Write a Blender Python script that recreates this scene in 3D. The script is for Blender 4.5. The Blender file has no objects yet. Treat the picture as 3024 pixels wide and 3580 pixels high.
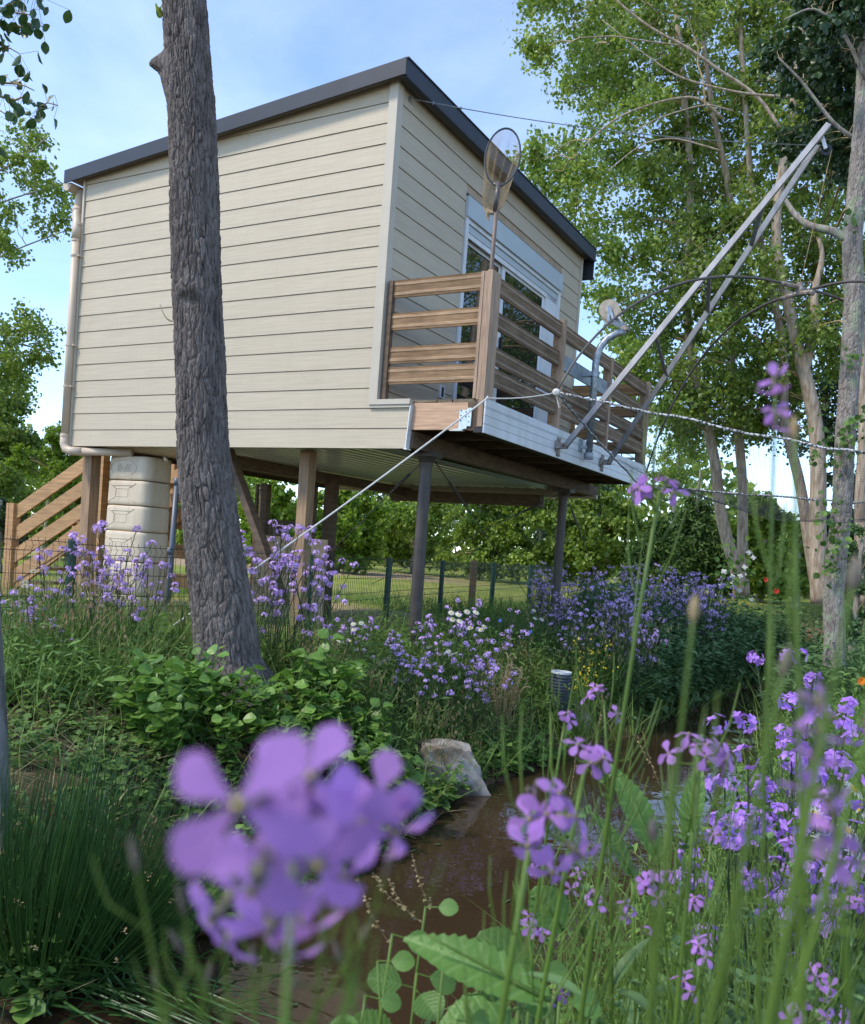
import bpy, math, random
import numpy as np
from mathutils import Matrix, Vector

RS = np.random.RandomState(7)
rnd = random.Random(11)
scene = bpy.context.scene
COL = scene.collection

# ------------------------------------------------------------------ camera, sky, sun, exposure
CZ = 1.5                                   # eye height above the water (water is z = 0)
FOC, PITCH, ROLL, YAW = 3052.39, -0.03215, 0.07203, 0.5102
cp, sp = math.cos(PITCH), math.sin(PITCH)
_f = np.array([0, cp, sp]); _r = np.array([1., 0, 0]); _u = np.array([0, -sp, cp])
cr, sr = math.cos(ROLL), math.sin(ROLL)
AX = np.array([cr*_r + sr*_u, -sr*_r + cr*_u, _f])      # camera right, up, forward
EYE = np.array([0, 0, CZ])
cam = bpy.data.cameras.new('camera')
camo = bpy.data.objects.new('camera', cam); COL.objects.link(camo)
cm = Matrix.Identity(4)
for i in range(3):
    cm[i][0], cm[i][1], cm[i][2], cm[i][3] = AX[0][i], AX[1][i], -AX[2][i], EYE[i]
camo.matrix_world = cm
cam.sensor_fit = 'VERTICAL'; cam.sensor_height = 36.0
cam.lens = FOC/3580*36.0; cam.shift_y = 226/3580
cam.clip_start = 0.01; cam.clip_end = 2000
cam.dof.use_dof = True; cam.dof.focus_distance = 6.5; cam.dof.aperture_fstop = 13.5
scene.camera = camo

SUN_AZ = math.atan2(-0.93, -0.37)          # compass direction to the sun, from +Y towards +X
SUN_EL = math.radians(50)
world = bpy.data.worlds.new('World'); scene.world = world; world.use_nodes = True
wn, wl = world.node_tree.nodes, world.node_tree.links
wn.clear()
wo = wn.new('ShaderNodeOutputWorld'); bg = wn.new('ShaderNodeBackground'); sky = wn.new('ShaderNodeTexSky')
sky.sky_type = 'NISHITA'; sky.sun_disc = False; sky.sun_elevation = SUN_EL; sky.sun_rotation = SUN_AZ
sky.air_density = .85; sky.dust_density = .1; sky.ozone_density = 4.0
bg.inputs['Strength'].default_value = 0.15
tc = wn.new('ShaderNodeTexCoord'); mp = wn.new('ShaderNodeMapping'); mp.inputs['Scale'].default_value = (1.5, 1.5, 4.0)
mp.inputs['Rotation'].default_value = (0.35, 0.25, 0.4)
nz = wn.new('ShaderNodeTexNoise'); nz.inputs['Scale'].default_value = 1.6; nz.inputs['Detail'].default_value = 7; nz.inputs['Roughness'].default_value = .58
nz.inputs['Distortion'].default_value = .5
rp = wn.new('ShaderNodeValToRGB'); rp.color_ramp.elements[0].position = .30; rp.color_ramp.elements[1].position = .80
rp.color_ramp.elements[1].color = (.34, .34, .34, 1)
mx = wn.new('ShaderNodeMix'); mx.data_type = 'RGBA'
mx.inputs['B'].default_value = (4.8, 5.5, 6.9, 1)       # thin white cloud
wl.new(tc.outputs['Generated'], mp.inputs['Vector']); wl.new(mp.outputs[0], nz.inputs['Vector'])
wl.new(nz.outputs['Fac'], rp.inputs['Fac']); wl.new(rp.outputs['Color'], mx.inputs['Factor'])
wl.new(sky.outputs[0], mx.inputs['A']); wl.new(mx.outputs['Result'], bg.inputs['Color']); wl.new(bg.outputs[0], wo.inputs['Surface'])

sl = bpy.data.lights.new('sun', 'SUN'); sl.energy = 1.7; sl.angle = math.radians(9); sl.color = (1.0, .90, .76)
so = bpy.data.objects.new('sun', sl); COL.objects.link(so)
sdir = Vector((math.sin(SUN_AZ)*math.cos(SUN_EL), math.cos(SUN_AZ)*math.cos(SUN_EL), math.sin(SUN_EL)))
so.rotation_euler = sdir.to_track_quat('Z', 'Y').to_euler(); so.location = (0, 0, 30)
vs = scene.view_settings
vs.view_transform = 'Standard'; vs.look = 'None'; vs.exposure = 1.15; vs.gamma = 1.0; vs.use_curve_mapping = False
scene.render.engine = 'CYCLES'
scene.cycles.use_denoising = True
scene.cycles.max_bounces = 8; scene.cycles.diffuse_bounces = 4; scene.cycles.transparent_max_bounces = 8
scene.cycles.sample_clamp_indirect = 6

# ------------------------------------------------------------------ points from the photograph (1764 px wide) to the world
K = 0.583333
def at(x, y, d):
    """world point seen at photo position (x, y) at depth d metres"""
    v = np.array([(x/K - 1512)/FOC, -(y/K - 2016)/FOC, 1.0])
    return EYE + (AX.T @ v)*d
def on_z(x, y, z):
    v = AX.T @ np.array([(x/K - 1512)/FOC, -(y/K - 2016)/FOC, 1.0])
    return EYE + v*((z - CZ)/v[2])
def depth_px(P):
    q = (np.asarray(P) - EYE) @ AX.T
    return np.stack([(1512 + FOC*q[..., 0]/q[..., 2])*K, (2016 - FOC*q[..., 1]/q[..., 2])*K, q[..., 2]], -1)
HC = np.array([-0.57824, 7.3936, 0.80247 + CZ])       # cabin corner, underside of the cladding
cy_, sy_ = math.cos(YAW), math.sin(YAW)
HX = np.array([cy_, -sy_, 0]); HY = np.array([sy_, cy_, 0]); HZ = np.array([0, 0, 1.])
HB = np.array([HX, HY, HZ])
HM = Matrix(((cy_, sy_, 0, HC[0]), (-sy_, cy_, 0, HC[1]), (0, 0, 1, HC[2]), (0, 0, 0, 1)))
def hw(p): return HC + np.asarray(p, float) @ HB        # cabin coordinates -> world (x out over the balcony, y along it)
def wh(p): return (np.asarray(p, float) - HC) @ HB.T

# ------------------------------------------------------------------ mesh building
def norm(a):
    a = np.asarray(a, float)
    return a/np.maximum(np.linalg.norm(a, axis=-1, keepdims=True), 1e-9)
class MB:
    def __init__(s): s.v = []; s.q = []; s.t = []; s.qm = []; s.tm = []; s.n = 0
    def add(s, V, Q=None, T=None, m=0):
        V = np.asarray(V, float).reshape(-1, 3)
        if Q is not None and len(Q):
            Q = np.asarray(Q, int); s.q.append(Q + s.n); s.qm.append(np.full(len(Q), m))
        if T is not None and len(T):
            T = np.asarray(T, int); s.t.append(T + s.n); s.tm.append(np.full(len(T), m))
        s.v.append(V); s.n += len(V); return s
    def box(s, lo, hi, m=0):
        x0, y0, z0 = lo; x1, y1, z1 = hi
        V = [(x0,y0,z0),(x1,y0,z0),(x1,y1,z0),(x0,y1,z0),(x0,y0,z1),(x1,y0,z1),(x1,y1,z1),(x0,y1,z1)]
        return s.add(V, [(0,3,2,1),(4,5,6,7),(0,1,5,4),(1,2,6,5),(2,3,7,6),(3,0,4,7)], m=m)
    def bar(s, a, b, w, h, up=(0, 0, 1), m=0):
        """rectangular bar from a to b, w across, h along 'up'"""
        a = np.asarray(a, float); b = np.asarray(b, float); d = norm(b - a)
        x = norm(np.cross(d, up)); z = np.cross(x, d)
        V = [p + x*w/2*i + z*h/2*j for p in (a, b) for (i, j) in ((-1,-1),(1,-1),(1,1),(-1,1))]
        return s.add(V, [(0,1,2,3),(7,6,5,4),(0,4,5,1),(1,5,6,2),(2,6,7,3),(3,7,4,0)], m=m)
    def prism(s, poly, ext, m=0):
        """convex planar polygon (n,3) extruded by vector ext"""
        P = np.asarray(poly, float); n = len(P)
        V = np.concatenate([P, P + np.asarray(ext, float)])
        Q = [(i, (i+1) % n, n + (i+1) % n, n + i) for i in range(n)]
        T = [(0, i+1, i) for i in range(1, n-1)] + [(n, n+i, n+i+1) for i in range(1, n-1)]
        return s.add(V, Q, T, m)
    def tube(s, pts, rad, sides=6, m=0, cap=True):
        P = np.asarray(pts, float); n = len(P)
        R = np.broadcast_to(np.asarray(rad, float), (n,))
        T = np.gradient(P, axis=0); T = norm(T)
        ref = np.array([0, 0, 1.]) if abs(T[0][2]) < .9 else np.array([1., 0, 0])
        X = norm(np.cross(T[0], ref)); rows = []
        a = np.arange(sides)*2*math.pi/sides
        for i in range(n):
            X = norm(X - T[i]*(X @ T[i])); Y = np.cross(T[i], X)
            rows.append(P[i] + R[i]*(np.cos(a)[:, None]*X + np.sin(a)[:, None]*Y))
        V = np.concatenate(rows); i = np.arange(n-1)[:, None]*sides; j = np.arange(sides)[None]; k = (j + 1) % sides
        Q = np.stack([i+j, i+k, i+sides+k, i+sides+j], -1).reshape(-1, 4)
        Tr = []
        if cap:
            V = np.concatenate([V, P[:1], P[-1:]]); c0, c1 = n*sides, n*sides+1; b = (n-1)*sides
            Tr = [(c0, (q+1) % sides, q) for q in range(sides)] + [(c1, b+q, b+(q+1) % sides) for q in range(sides)]
        return s.add(V, Q, Tr, m)
    def lathe(s, prof, o, axis=(0, 0, 1), sides=24, m=0):
        """prof: (r, h) pairs turned about 'axis' through o"""
        ax = norm(axis); ref = np.array([1., 0, 0]) if abs(ax[0]) < .9 else np.array([0, 1., 0])
        X = norm(np.cross(ax, ref)); Y = np.cross(ax, X); a = np.arange(sides)*2*math.pi/sides
        rows = [np.asarray(o) + ax*h + max(r, 1e-4)*(np.cos(a)[:, None]*X + np.sin(a)[:, None]*Y) for r, h in prof]
        n = len(prof); i = np.arange(n-1)[:, None]*sides; j = np.arange(sides)[None]; k = (j+1) % sides
        return s.add(np.concatenate(rows), np.stack([i+j, i+k, i+sides+k, i+sides+j], -1).reshape(-1, 4), m=m)
    def stamp(s, tmpl, R, P, S, m=0):
        """copies of a template (V, Q, T) at positions P, frames R (n,3,3: columns x,y,z), scales S (n,) or (n,3)"""
        V, Q, T = tmpl; n = len(P); V = np.asarray(V, float)
        S = np.asarray(S, float); S = np.repeat(S[:, None], 3, 1) if S.ndim == 1 else S
        W = np.einsum('nij,nkj->nki', R, V[None]*S[:, None, :]) + np.asarray(P)[:, None]
        off = (np.arange(n)*len(V))[:, None, None]
        q = (np.asarray(Q, int)[None] + off).reshape(-1, 4) if len(Q) else None
        t = (np.asarray(T, int)[None] + off).reshape(-1, 3) if len(T) else None
        return s.add(W.reshape(-1, 3), q, t, m)
    def data(s, name, mats, smooth=False, M=None):
        V = np.concatenate(s.v) if s.v else np.zeros((0, 3))
        if M is not None:
            A = np.array(M); V = V @ A[:3, :3].T + A[:3, 3]
        q = np.concatenate(s.q) if s.q else np.zeros((0, 4), int); t = np.concatenate(s.t) if s.t else np.zeros((0, 3), int)
        mi = np.concatenate([x for x in (s.qm + s.tm)]) if (s.qm or s.tm) else np.zeros(0, int)
        me = bpy.data.meshes.new(name)
        me.vertices.add(len(V)); me.vertices.foreach_set('co', V.astype(np.float32).ravel())
        nl = q.size + t.size; me.loops.add(nl)
        me.loops.foreach_set('vertex_index', np.concatenate([q.ravel(), t.ravel()]).astype(np.int32))
        me.polygons.add(len(q) + len(t))
        me.polygons.foreach_set('loop_start', np.concatenate([np.arange(len(q))*4, q.size + np.arange(len(t))*3]).astype(np.int32))
        for mm in (mats if isinstance(mats, (list, tuple)) else [mats]): me.materials.append(mm)
        me.polygons.foreach_set('material_index', mi.astype(np.int32))
        me.polygons.foreach_set('use_smooth', np.full(len(mi), bool(smooth)))
        me.update(calc_edges=True); me.validate()
        return me

WM = {}
def thing(name, label, cat, loc=(0, 0, 0), rz=0.0, group=None, M=None):
    o = bpy.data.objects.new(name, None); COL.objects.link(o); o.empty_display_size = .1
    o.matrix_world = M if M is not None else Matrix.Translation(Vector(loc)) @ Matrix.Rotation(rz, 4, 'Z')
    WM[o.name] = o.matrix_world.copy()
    o['label'] = label; o['category'] = cat
    if group: o['group'] = group
    return o
def tag(o, label, cat, group=None):
    o['label'] = label; o['category'] = cat
    if group: o['group'] = group
    return o
def obj(name, mb, mats, parent=None, smooth=False, frame=None, kind=None):
    """link a mesh; mb is in 'frame' (world by default); parts are stored relative to their parent"""
    F = frame if frame is not None else Matrix.Identity(4)
    PM = WM[parent.name] if parent is not None else Matrix.Identity(4)
    me = mb.data(name, mats, smooth, PM.inverted() @ F)
    o = bpy.data.objects.new(name, me); COL.objects.link(o)
    if parent is not None: o.parent = parent
    WM[o.name] = PM.copy()
    if kind: o['kind'] = kind
    return o
def solo(name, mb, mats, label, cat, base, group=None, smooth=False, frame=None):
    """a thing that is one mesh, its origin at 'base' (world)"""
    F = frame if frame is not None else Matrix.Identity(4)
    me = mb.data(name, mats, smooth, Matrix.Translation(-Vector(base)) @ F)
    o = bpy.data.objects.new(name, me); COL.objects.link(o); o.location = base
    WM[o.name] = Matrix.Translation(Vector(base))
    return tag(o, label, cat, group)
def dup(root, loc, rz=0.0, sc=1.0, label=None, group=None, tilt=(0, 0)):
    c = root.copy(); COL.objects.link(c)
    c.matrix_world = Matrix.Translation(Vector(loc)) @ Matrix.Rotation(rz, 4, 'Z') @ Matrix.Rotation(tilt[0], 4, 'X') @ Matrix.Rotation(tilt[1], 4, 'Y') @ Matrix.Scale(sc, 4)
    for ch in list(root.children):
        k = ch.copy(); COL.objects.link(k); k.parent = c
        for g in list(ch.children):
            h = g.copy(); COL.objects.link(h); h.parent = k
    if label: c['label'] = label
    if group: c['group'] = group
    return c
def frames(D, U=None, roll=None):
    """frames whose y axis is D and whose z axis leans to U"""
    D = norm(D); n = len(D)
    U = np.broadcast_to(np.array([0, 0, 1.]) if U is None else np.asarray(U, float), (n, 3))
    X = np.cross(D, U); bad = np.linalg.norm(X, axis=1) < 1e-3; X[bad] = (1, 0, 0); X = norm(X); Z = np.cross(X, D)
    if roll is not None:
        c, s_ = np.cos(roll)[:, None], np.sin(roll)[:, None]; X, Z = X*c + Z*s_, Z*c - X*s_
    return np.stack([X, D, Z], -1)
def rdir(n, rs=RS):
    return norm(rs.normal(size=(n, 3)))

# leaf and petal templates: unit length along +y
DIAMOND = (np.array([(0,0,0),(.5,.42,.10),(0,1,0),(-.5,.42,.10)]), [], [(0,1,2),(0,2,3)])
def blade_t(widths, bend=.25, fold=.12, wav=0.0, zig=0.0):
    n = len(widths); V = []; Q = []
    for i, w in enumerate(widths):
        y = i/(n-1); z = -bend*y*y
        e = wav*math.sin(i*2.4)
        V += [(-w/2, y, z + fold*w + e), (0, y, z), (w/2, y, z + fold*w - e)]
    for i in range(n-1):
        a = i*3; Q += [(a, a+1, a+4, a+3), (a+1, a+2, a+5, a+4)]
    return (np.array(V), Q, [])
OVATE = blade_t([.06,.62,.86,.74,.42,.03], .25, .12)
ROUND = blade_t([.10,.70,.98,.98,.72,.12], .18, .10, .02)
LANCE = blade_t([.06,.20,.26,.22,.14,.01], .35, .15)
GRASS = blade_t([.030,.028,.022,.014,.002], .45, .2)
PETAL = blade_t([.16,.22,.55,.86,.84,.40], .10, .06, .015)
PETAL_S = blade_t([.2,.85,.55], .1, .05)
def curve(p0, p1, sag=0.0, n=8, up=(0, 0, 1), wob=0.0, rs=RS):
    t = np.linspace(0, 1, n)[:, None]
    P = np.asarray(p0)*(1-t) + np.asarray(p1)*t + np.asarray(up)*(4*sag*t*(1-t))
    if wob: P[1:-1] += rs.normal(size=(n-2, 3))*wob
    return P
# ------------------------------------------------------------------ materials
def nodemat(name):
    m = bpy.data.materials.new(name); m.use_nodes = True
    nt = m.node_tree; b = nt.nodes['Principled BSDF']
    return m, nt, b
def mat(name, c, rough=.6, metal=0.0, var=.12, scale=6.0, stretch=(1, 1, 1), bump=0.0, bscale=None, spec=.5, c2=None, detail=5, coat=0.0, isl=0.0, spread=.3):
    """colour c broken up by noise towards c2 (or a darker/lighter c), with fine relief"""
    m, nt, b = nodemat(name); N, L = nt.nodes, nt.links
    t = N.new('ShaderNodeTexCoord'); mp_ = N.new('ShaderNodeMapping'); mp_.inputs['Scale'].default_value = stretch
    L.new(t.outputs['Object'], mp_.inputs['Vector'])
    n = N.new('ShaderNodeTexNoise'); n.inputs['Scale'].default_value = scale; n.inputs['Detail'].default_value = detail
    L.new(mp_.outputs[0], n.inputs['Vector'])
    r = N.new('ShaderNodeValToRGB')
    ca = tuple(max(0, x*(1-var)) for x in c); cb = c2 if c2 else tuple(min(1, x*(1+var)) for x in c)
    r.color_ramp.elements[0].position = .5-spread/2; r.color_ramp.elements[0].color = (*ca, 1)
    r.color_ramp.elements[1].position = .5+spread/2; r.color_ramp.elements[1].color = (*cb, 1)
    L.new(n.outputs['Fac'], r.inputs['Fac'])
    out = r.outputs['Color']
    if isl:
        g = N.new('ShaderNodeObjectInfo'); h = N.new('ShaderNodeHueSaturation')
        ma = N.new('ShaderNodeMapRange'); ma.inputs['To Min'].default_value = 1-isl; ma.inputs['To Max'].default_value = 1+isl
        L.new(g.outputs['Random'], ma.inputs['Value']); L.new(ma.outputs[0], h.inputs['Value']); L.new(out, h.inputs['Color']); out = h.outputs['Color']
    L.new(out, b.inputs['Base Color'])
    b.inputs['Roughness'].default_value = rough; b.inputs['Metallic'].default_value = metal
    b.inputs['Specular IOR Level'].default_value = spec; b.inputs['Coat Weight'].default_value = coat
    if bump:
        n2 = N.new('ShaderNodeTexNoise'); n2.inputs['Scale'].default_value = bscale or scale*4; n2.inputs['Detail'].default_value = 6
        L.new(mp_.outputs[0], n2.inputs['Vector'])
        bp = N.new('ShaderNodeBump'); bp.inputs['Strength'].default_value = bump; bp.inputs['Distance'].default_value = .01
        L.new(n2.outputs['Fac'], bp.inputs['Height']); L.new(bp.outputs[0], b.inputs['Normal'])
    return m
def leafmat(name, c1, c2, tr=.35, rough=.5, spec=.35, tcol=None):
    """leaf colour differs from leaf to leaf; part of the light goes through"""
    m, nt, b = nodemat(name); N, L = nt.nodes, nt.links
    g = N.new('ShaderNodeNewGeometry'); r = N.new('ShaderNodeValToRGB')
    r.color_ramp.elements[0].color = (*c1, 1); r.color_ramp.elements[1].color = (*c2, 1)
    L.new(g.outputs['Random Per Island'], r.inputs['Fac'])
    o = N.new('ShaderNodeObjectInfo'); h = N.new('ShaderNodeHueSaturation'); ma = N.new('ShaderNodeMapRange')
    ma.inputs['To Min'].default_value = .82; ma.inputs['To Max'].default_value = 1.18
    L.new(o.outputs['Random'], ma.inputs['Value']); L.new(ma.outputs[0], h.inputs['Value']); L.new(r.outputs['Color'], h.inputs['Color'])
    L.new(h.outputs['Color'], b.inputs['Base Color'])
    b.inputs['Roughness'].default_value = rough; b.inputs['Specular IOR Level'].default_value = spec
    t = N.new('ShaderNodeBsdfTranslucent'); mx_ = N.new('ShaderNodeMixShader'); mx_.inputs[0].default_value = tr
    if tcol:
        mu = N.new('ShaderNodeMix'); mu.data_type = 'RGBA'; mu.blend_type = 'MULTIPLY'; mu.inputs['Factor'].default_value = 1
        mu.inputs['B'].default_value = (*tcol, 1); L.new(h.outputs['Color'], mu.inputs['A']); L.new(mu.outputs['Result'], t.inputs['Color'])
    else: L.new(h.outputs['Color'], t.inputs['Color'])
    L.new(b.outputs[0], mx_.inputs[1]); L.new(t.outputs[0], mx_.inputs[2])
    L.new(mx_.outputs[0], N['Material Output'].inputs['Surface'])
    return m
MT = {}
MT['siding'] = mat('cream cladding', (.515, .445, .33), .55, var=.07, scale=3, stretch=(.7, .7, 30), bump=.22, bscale=5, spec=.35, isl=.025)
MT['trim'] = mat('cream trim', (.53, .475, .38), .5, var=.03, scale=5, spec=.4)
MT['backing'] = mat('tan backing', (.42, .33, .23), .8)
MT['anthracite'] = mat('anthracite sheet metal', (.028, .036, .050), .5, var=.06, scale=2, spec=.4)
MT['soffit'] = mat('grey soffit', (.20, .18, .155), .7, var=.08)
MT['gutter'] = mat('sand coloured plastic', (.56, .45, .34), .5, var=.05, scale=4, spec=.5)
MT['pvc'] = mat('white plastic', (.74, .77, .80), .35, var=.03, scale=2, spec=.5)
MT['pvcgroove'] = mat('dark joint', (.03, .03, .035), .8)
MT['shutter'] = mat('pale grey aluminium', (.46, .53, .56), .45, var=.03, spec=.5)
MT['seal'] = mat('black seal', (.015, .015, .016), .6)
MT['rail'] = mat('weathered pine board', (.37, .24, .135), .65, var=.2, scale=2.2, stretch=(2.2, 2.2, 26), bump=.4, bscale=6, isl=.14)
MT['railgrey'] = mat('greyed pine board', (.29, .215, .15), .7, var=.2, scale=2.2, stretch=(2.2, 2.2, 26), bump=.4, bscale=6, isl=.14)
MT['post'] = mat('pinkish pine post', (.40, .275, .19), .65, var=.22, scale=3, stretch=(22, 22, 1.6), bump=.3, isl=.1)
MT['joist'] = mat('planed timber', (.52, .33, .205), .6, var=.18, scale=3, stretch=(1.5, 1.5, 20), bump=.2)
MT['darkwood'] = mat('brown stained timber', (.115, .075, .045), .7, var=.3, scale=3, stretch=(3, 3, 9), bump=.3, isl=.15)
MT['stairwood'] = mat('honey pine', (.42, .245, .105), .6, var=.22, scale=2.5, stretch=(1.5, 1.5, 18), bump=.25, isl=.08)
MT['deckwood'] = mat('mossy deck board', (.16, .13, .085), .8, var=.35, scale=10, bump=.4)
MT['frontpost'] = mat('brown pine post', (.30, .19, .105), .65, var=.22, scale=2.5, stretch=(14, 14, 1.5), bump=.25)
MT['ply'] = mat('plywood', (.62, .47, .31), .6, var=.2, scale=2.5, stretch=(1, 1, 3), detail=8)
MT['steel'] = mat('brown painted steel', (.060, .048, .042), .45, var=.2, scale=9, bump=.1, spec=.5)
MT['galv'] = mat('galvanised steel', (.32, .36, .40), .45, .75, var=.22, scale=22, bump=.08)
MT['alu'] = mat('weathered aluminium', (.30, .295, .295), .5, .8, var=.14, scale=5, stretch=(3, 3, 1), bump=.06)
MT['rust'] = mat('rusty plate', (.26, .18, .125), .7, .35, var=.35, scale=30, c2=(.42, .40, .38))
MT['zinc'] = mat('zinc joist hanger', (.62, .65, .64), .35, .8, var=.2, scale=25)
MT['sheet'] = mat('ribbed pale sheet', (.78, .80, .72), .2, .35, var=.05, scale=2, spec=.7)
MT['fencegreen'] = mat('dark green coated steel', (.006, .050, .040), .4, var=.1, spec=.5)
MT['wire'] = mat('dark green wire', (.012, .022, .018), .5)
MT['tank'] = mat('beige moulded plastic', (.62, .52, .385), .5, var=.04, scale=3, bump=.05, bscale=80, spec=.4)
MT['greypipe'] = mat('grey plastic pipe', (.10, .115, .14), .4, var=.08)
MT['rope'] = mat('white rope', (.62, .61, .58), .7, var=.1, scale=120, bump=.4)
MT['ropeblack'] = mat('rope lashed with dark cord', (.05, .05, .055), .8, var=.2, scale=60, c2=(.55, .56, .57), spread=.12)
MT['netcord'] = mat('dark net cord', (.055, .065, .075), .8)
MT['beigenet'] = mat('sand coloured netting', (.34, .265, .165), .85, var=.15, scale=40)
MT['pole'] = mat('weathered wooden pole', (.17, .125, .10), .6, var=.2, scale=4, stretch=(10, 10, 1))
MT['rod'] = mat('dark fibre rod', (.085, .075, .068), .4, var=.15, spec=.5)
MT['black'] = mat('black plastic', (.014, .014, .015), .4)
MT['reel'] = mat('weathered plywood disc', (.42, .37, .30), .65, var=.2, scale=14, stretch=(1, 1, 1), bump=.2)
MT['stone'] = mat('pale limestone', (.21, .165, .115), .9, var=.3, scale=5, bump=.9, bscale=18, c2=(.45, .405, .34), detail=10, spread=.22)
MT['stonebrown'] = mat('tan sandstone', (.30, .19, .10), .85, var=.35, scale=7, bump=.9, bscale=16, c2=(.5, .42, .32), detail=9)
MT['brick'] = mat('red brick', (.36, .105, .06), .8, var=.25, scale=14, bump=.4, isl=.15)
MT['mulch'] = mat('bark mulch', (.16, .09, .055), .9, var=.5, scale=18, bump=.8)
MT['culvert'] = mat('blue grey ribbed pipe', (.07, .085, .105), .5, var=.15)
def glass():
    m, nt, b = nodemat('window glass')
    b.inputs['Base Color'].default_value = (.012, .014, .016, 1); b.inputs['Roughness'].default_value = .015  # opaque near-black base stands in for the unlit room behind
    b.inputs['IOR'].default_value = 1.75; b.inputs['Specular IOR Level'].default_value = .6
    return m
MT['glass'] = glass()
def bark(name, c1, c2, zs=1.0, lich=None):
    m, nt, b = nodemat(name); N, L = nt.nodes, nt.links
    t = N.new('ShaderNodeTexCoord'); mp_ = N.new('ShaderNodeMapping'); mp_.inputs['Scale'].default_value = (30*zs, 30*zs, 6*zs)
    L.new(t.outputs['Object'], mp_.inputs['Vector'])
    n = N.new('ShaderNodeTexNoise'); n.inputs['Scale'].default_value = 1.0; n.inputs['Detail'].default_value = 8; n.inputs['Roughness'].default_value = .65
    L.new(mp_.outputs[0], n.inputs['Vector'])
    r = N.new('ShaderNodeValToRGB'); r.color_ramp.elements[0].position = .36; r.color_ramp.elements[1].position = .64
    r.color_ramp.elements[0].color = (*c1, 1); r.color_ramp.elements[1].color = (*c2, 1); L.new(n.outputs['Fac'], r.inputs['Fac'])
    out = r.outputs['Color']
    if lich:
        n3 = N.new('ShaderNodeTexNoise'); n3.inputs['Scale'].default_value = 7; n3.inputs['Detail'].default_value = 6; L.new(t.outputs['Object'], n3.inputs['Vector'])
        r3 = N.new('ShaderNodeValToRGB'); r3.color_ramp.elements[0].position = .52; r3.color_ramp.elements[1].position = .62
        L.new(n3.outputs['Fac'], r3.inputs['Fac']); mx_ = N.new('ShaderNodeMix'); mx_.data_type = 'RGBA'
        L.new(r3.outputs['Color'], mx_.inputs['Factor']); L.new(out, mx_.inputs['A']); mx_.inputs['B'].default_value = (*lich, 1); out = mx_.outputs['Result']
    L.new(out, b.inputs['Base Color']); b.inputs['Roughness'].default_value = .9; b.inputs['Specular IOR Level'].default_value = .25
    bp = N.new('ShaderNodeBump'); bp.inputs['Strength'].default_value = .8; bp.inputs['Distance'].default_value = .02/zs
    L.new(n.outputs['Fac'], bp.inputs['Height']); L.new(bp.outputs[0], b.inputs['Normal'])
    return m
MT['bark'] = bark('grey plated bark', (.082, .066, .058), (.215, .185, .168), 1.0)
MT['barkwarm'] = bark('warm poplar bark', (.25, .185, .13), (.52, .43, .33), .7)
MT['barkgrey'] = bark('pale grey bark with lichen', (.17, .145, .125), (.36, .325, .29), 1.0, (.30, .33, .23))
MT['barkbirch'] = bark('smooth grey sapling bark', (.10, .095, .085), (.25, .24, .225), .8)
MT['twig'] = mat('ochre twig', (.30, .225, .11), .85, var=.3, scale=9)
MT['stem'] = leafmat('green stem', (.075, .145, .022), (.125, .205, .034), .15, .45)
MT['stemdark'] = leafmat('dark stem', (.04, .07, .025), (.06, .09, .03), .1, .5)
MT['lv_poplar'] = leafmat('poplar leaf', (.085, .165, .026), (.32, .42, .085), .42, .42, .5, (1.25, 1.2, .8))
MT['lv_dark'] = leafmat('dark leaf', (.022, .060, .016), (.05, .105, .025), .25, .4, .5)
MT['lv_lime'] = leafmat('lime leaf', (.10, .19, .022), (.24, .34, .045), .42, .45, .4, (1.2, 1.2, .7))
MT['lv_hedge'] = leafmat('hedge leaf', (.085, .165, .025), (.28, .38, .06), .35, .45, .4, (1.2, 1.15, .8))
MT['lv_conifer'] = leafmat('conifer spray', (.045, .10, .028), (.14, .23, .05), .2, .55)
MT['lv_weed'] = leafmat('weed leaf', (.075, .16, .036), (.18, .30, .06), .3, .5)
MT['lv_blue'] = leafmat('blue green leaf', (.08, .16, .055), (.165, .28, .095), .25, .55)
MT['lv_alder'] = leafmat('alder leaf', (.085, .19, .03), (.19, .34, .055), .35, .42, .5)
MT['lv_grass'] = leafmat('grass blade', (.10, .19, .035), (.23, .33, .075), .3, .5)
MT['lv_lawn'] = leafmat('lawn blade', (.19, .27, .045), (.42, .43, .11), .3, .5)
MT['lv_straw'] = leafmat('straw', (.30, .235, .10), (.42, .37, .19), .3, .7)
MT['lv_rush'] = leafmat('rush blade', (.018, .065, .016), (.06, .14, .03), .15, .38, .5)
MT['petal'] = leafmat('violet petal', (.46, .22, .76), (.62, .34, .90), .32, .55, .25)
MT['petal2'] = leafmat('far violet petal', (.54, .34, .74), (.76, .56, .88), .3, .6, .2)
MT['white'] = leafmat('white petal', (.72, .72, .70), (.82, .82, .80), .25, .6)
MT['yellow'] = leafmat('yellow petal', (.70, .50, .02), (.80, .62, .04), .2, .6)
MT['tan'] = leafmat('dry seed head', (.33, .23, .11), (.46, .36, .19), .25, .8)
MT['bud'] = leafmat('flower bud', (.16, .10, .16), (.22, .24, .09), .2, .6)
MT['lily'] = leafmat('lily pad', (.07, .12, .04), (.12, .17, .06), .1, .3, .6)
MT['orange'] = leafmat('orange petal', (.80, .20, .01), (.85, .28, .02), .2, .6)

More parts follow.
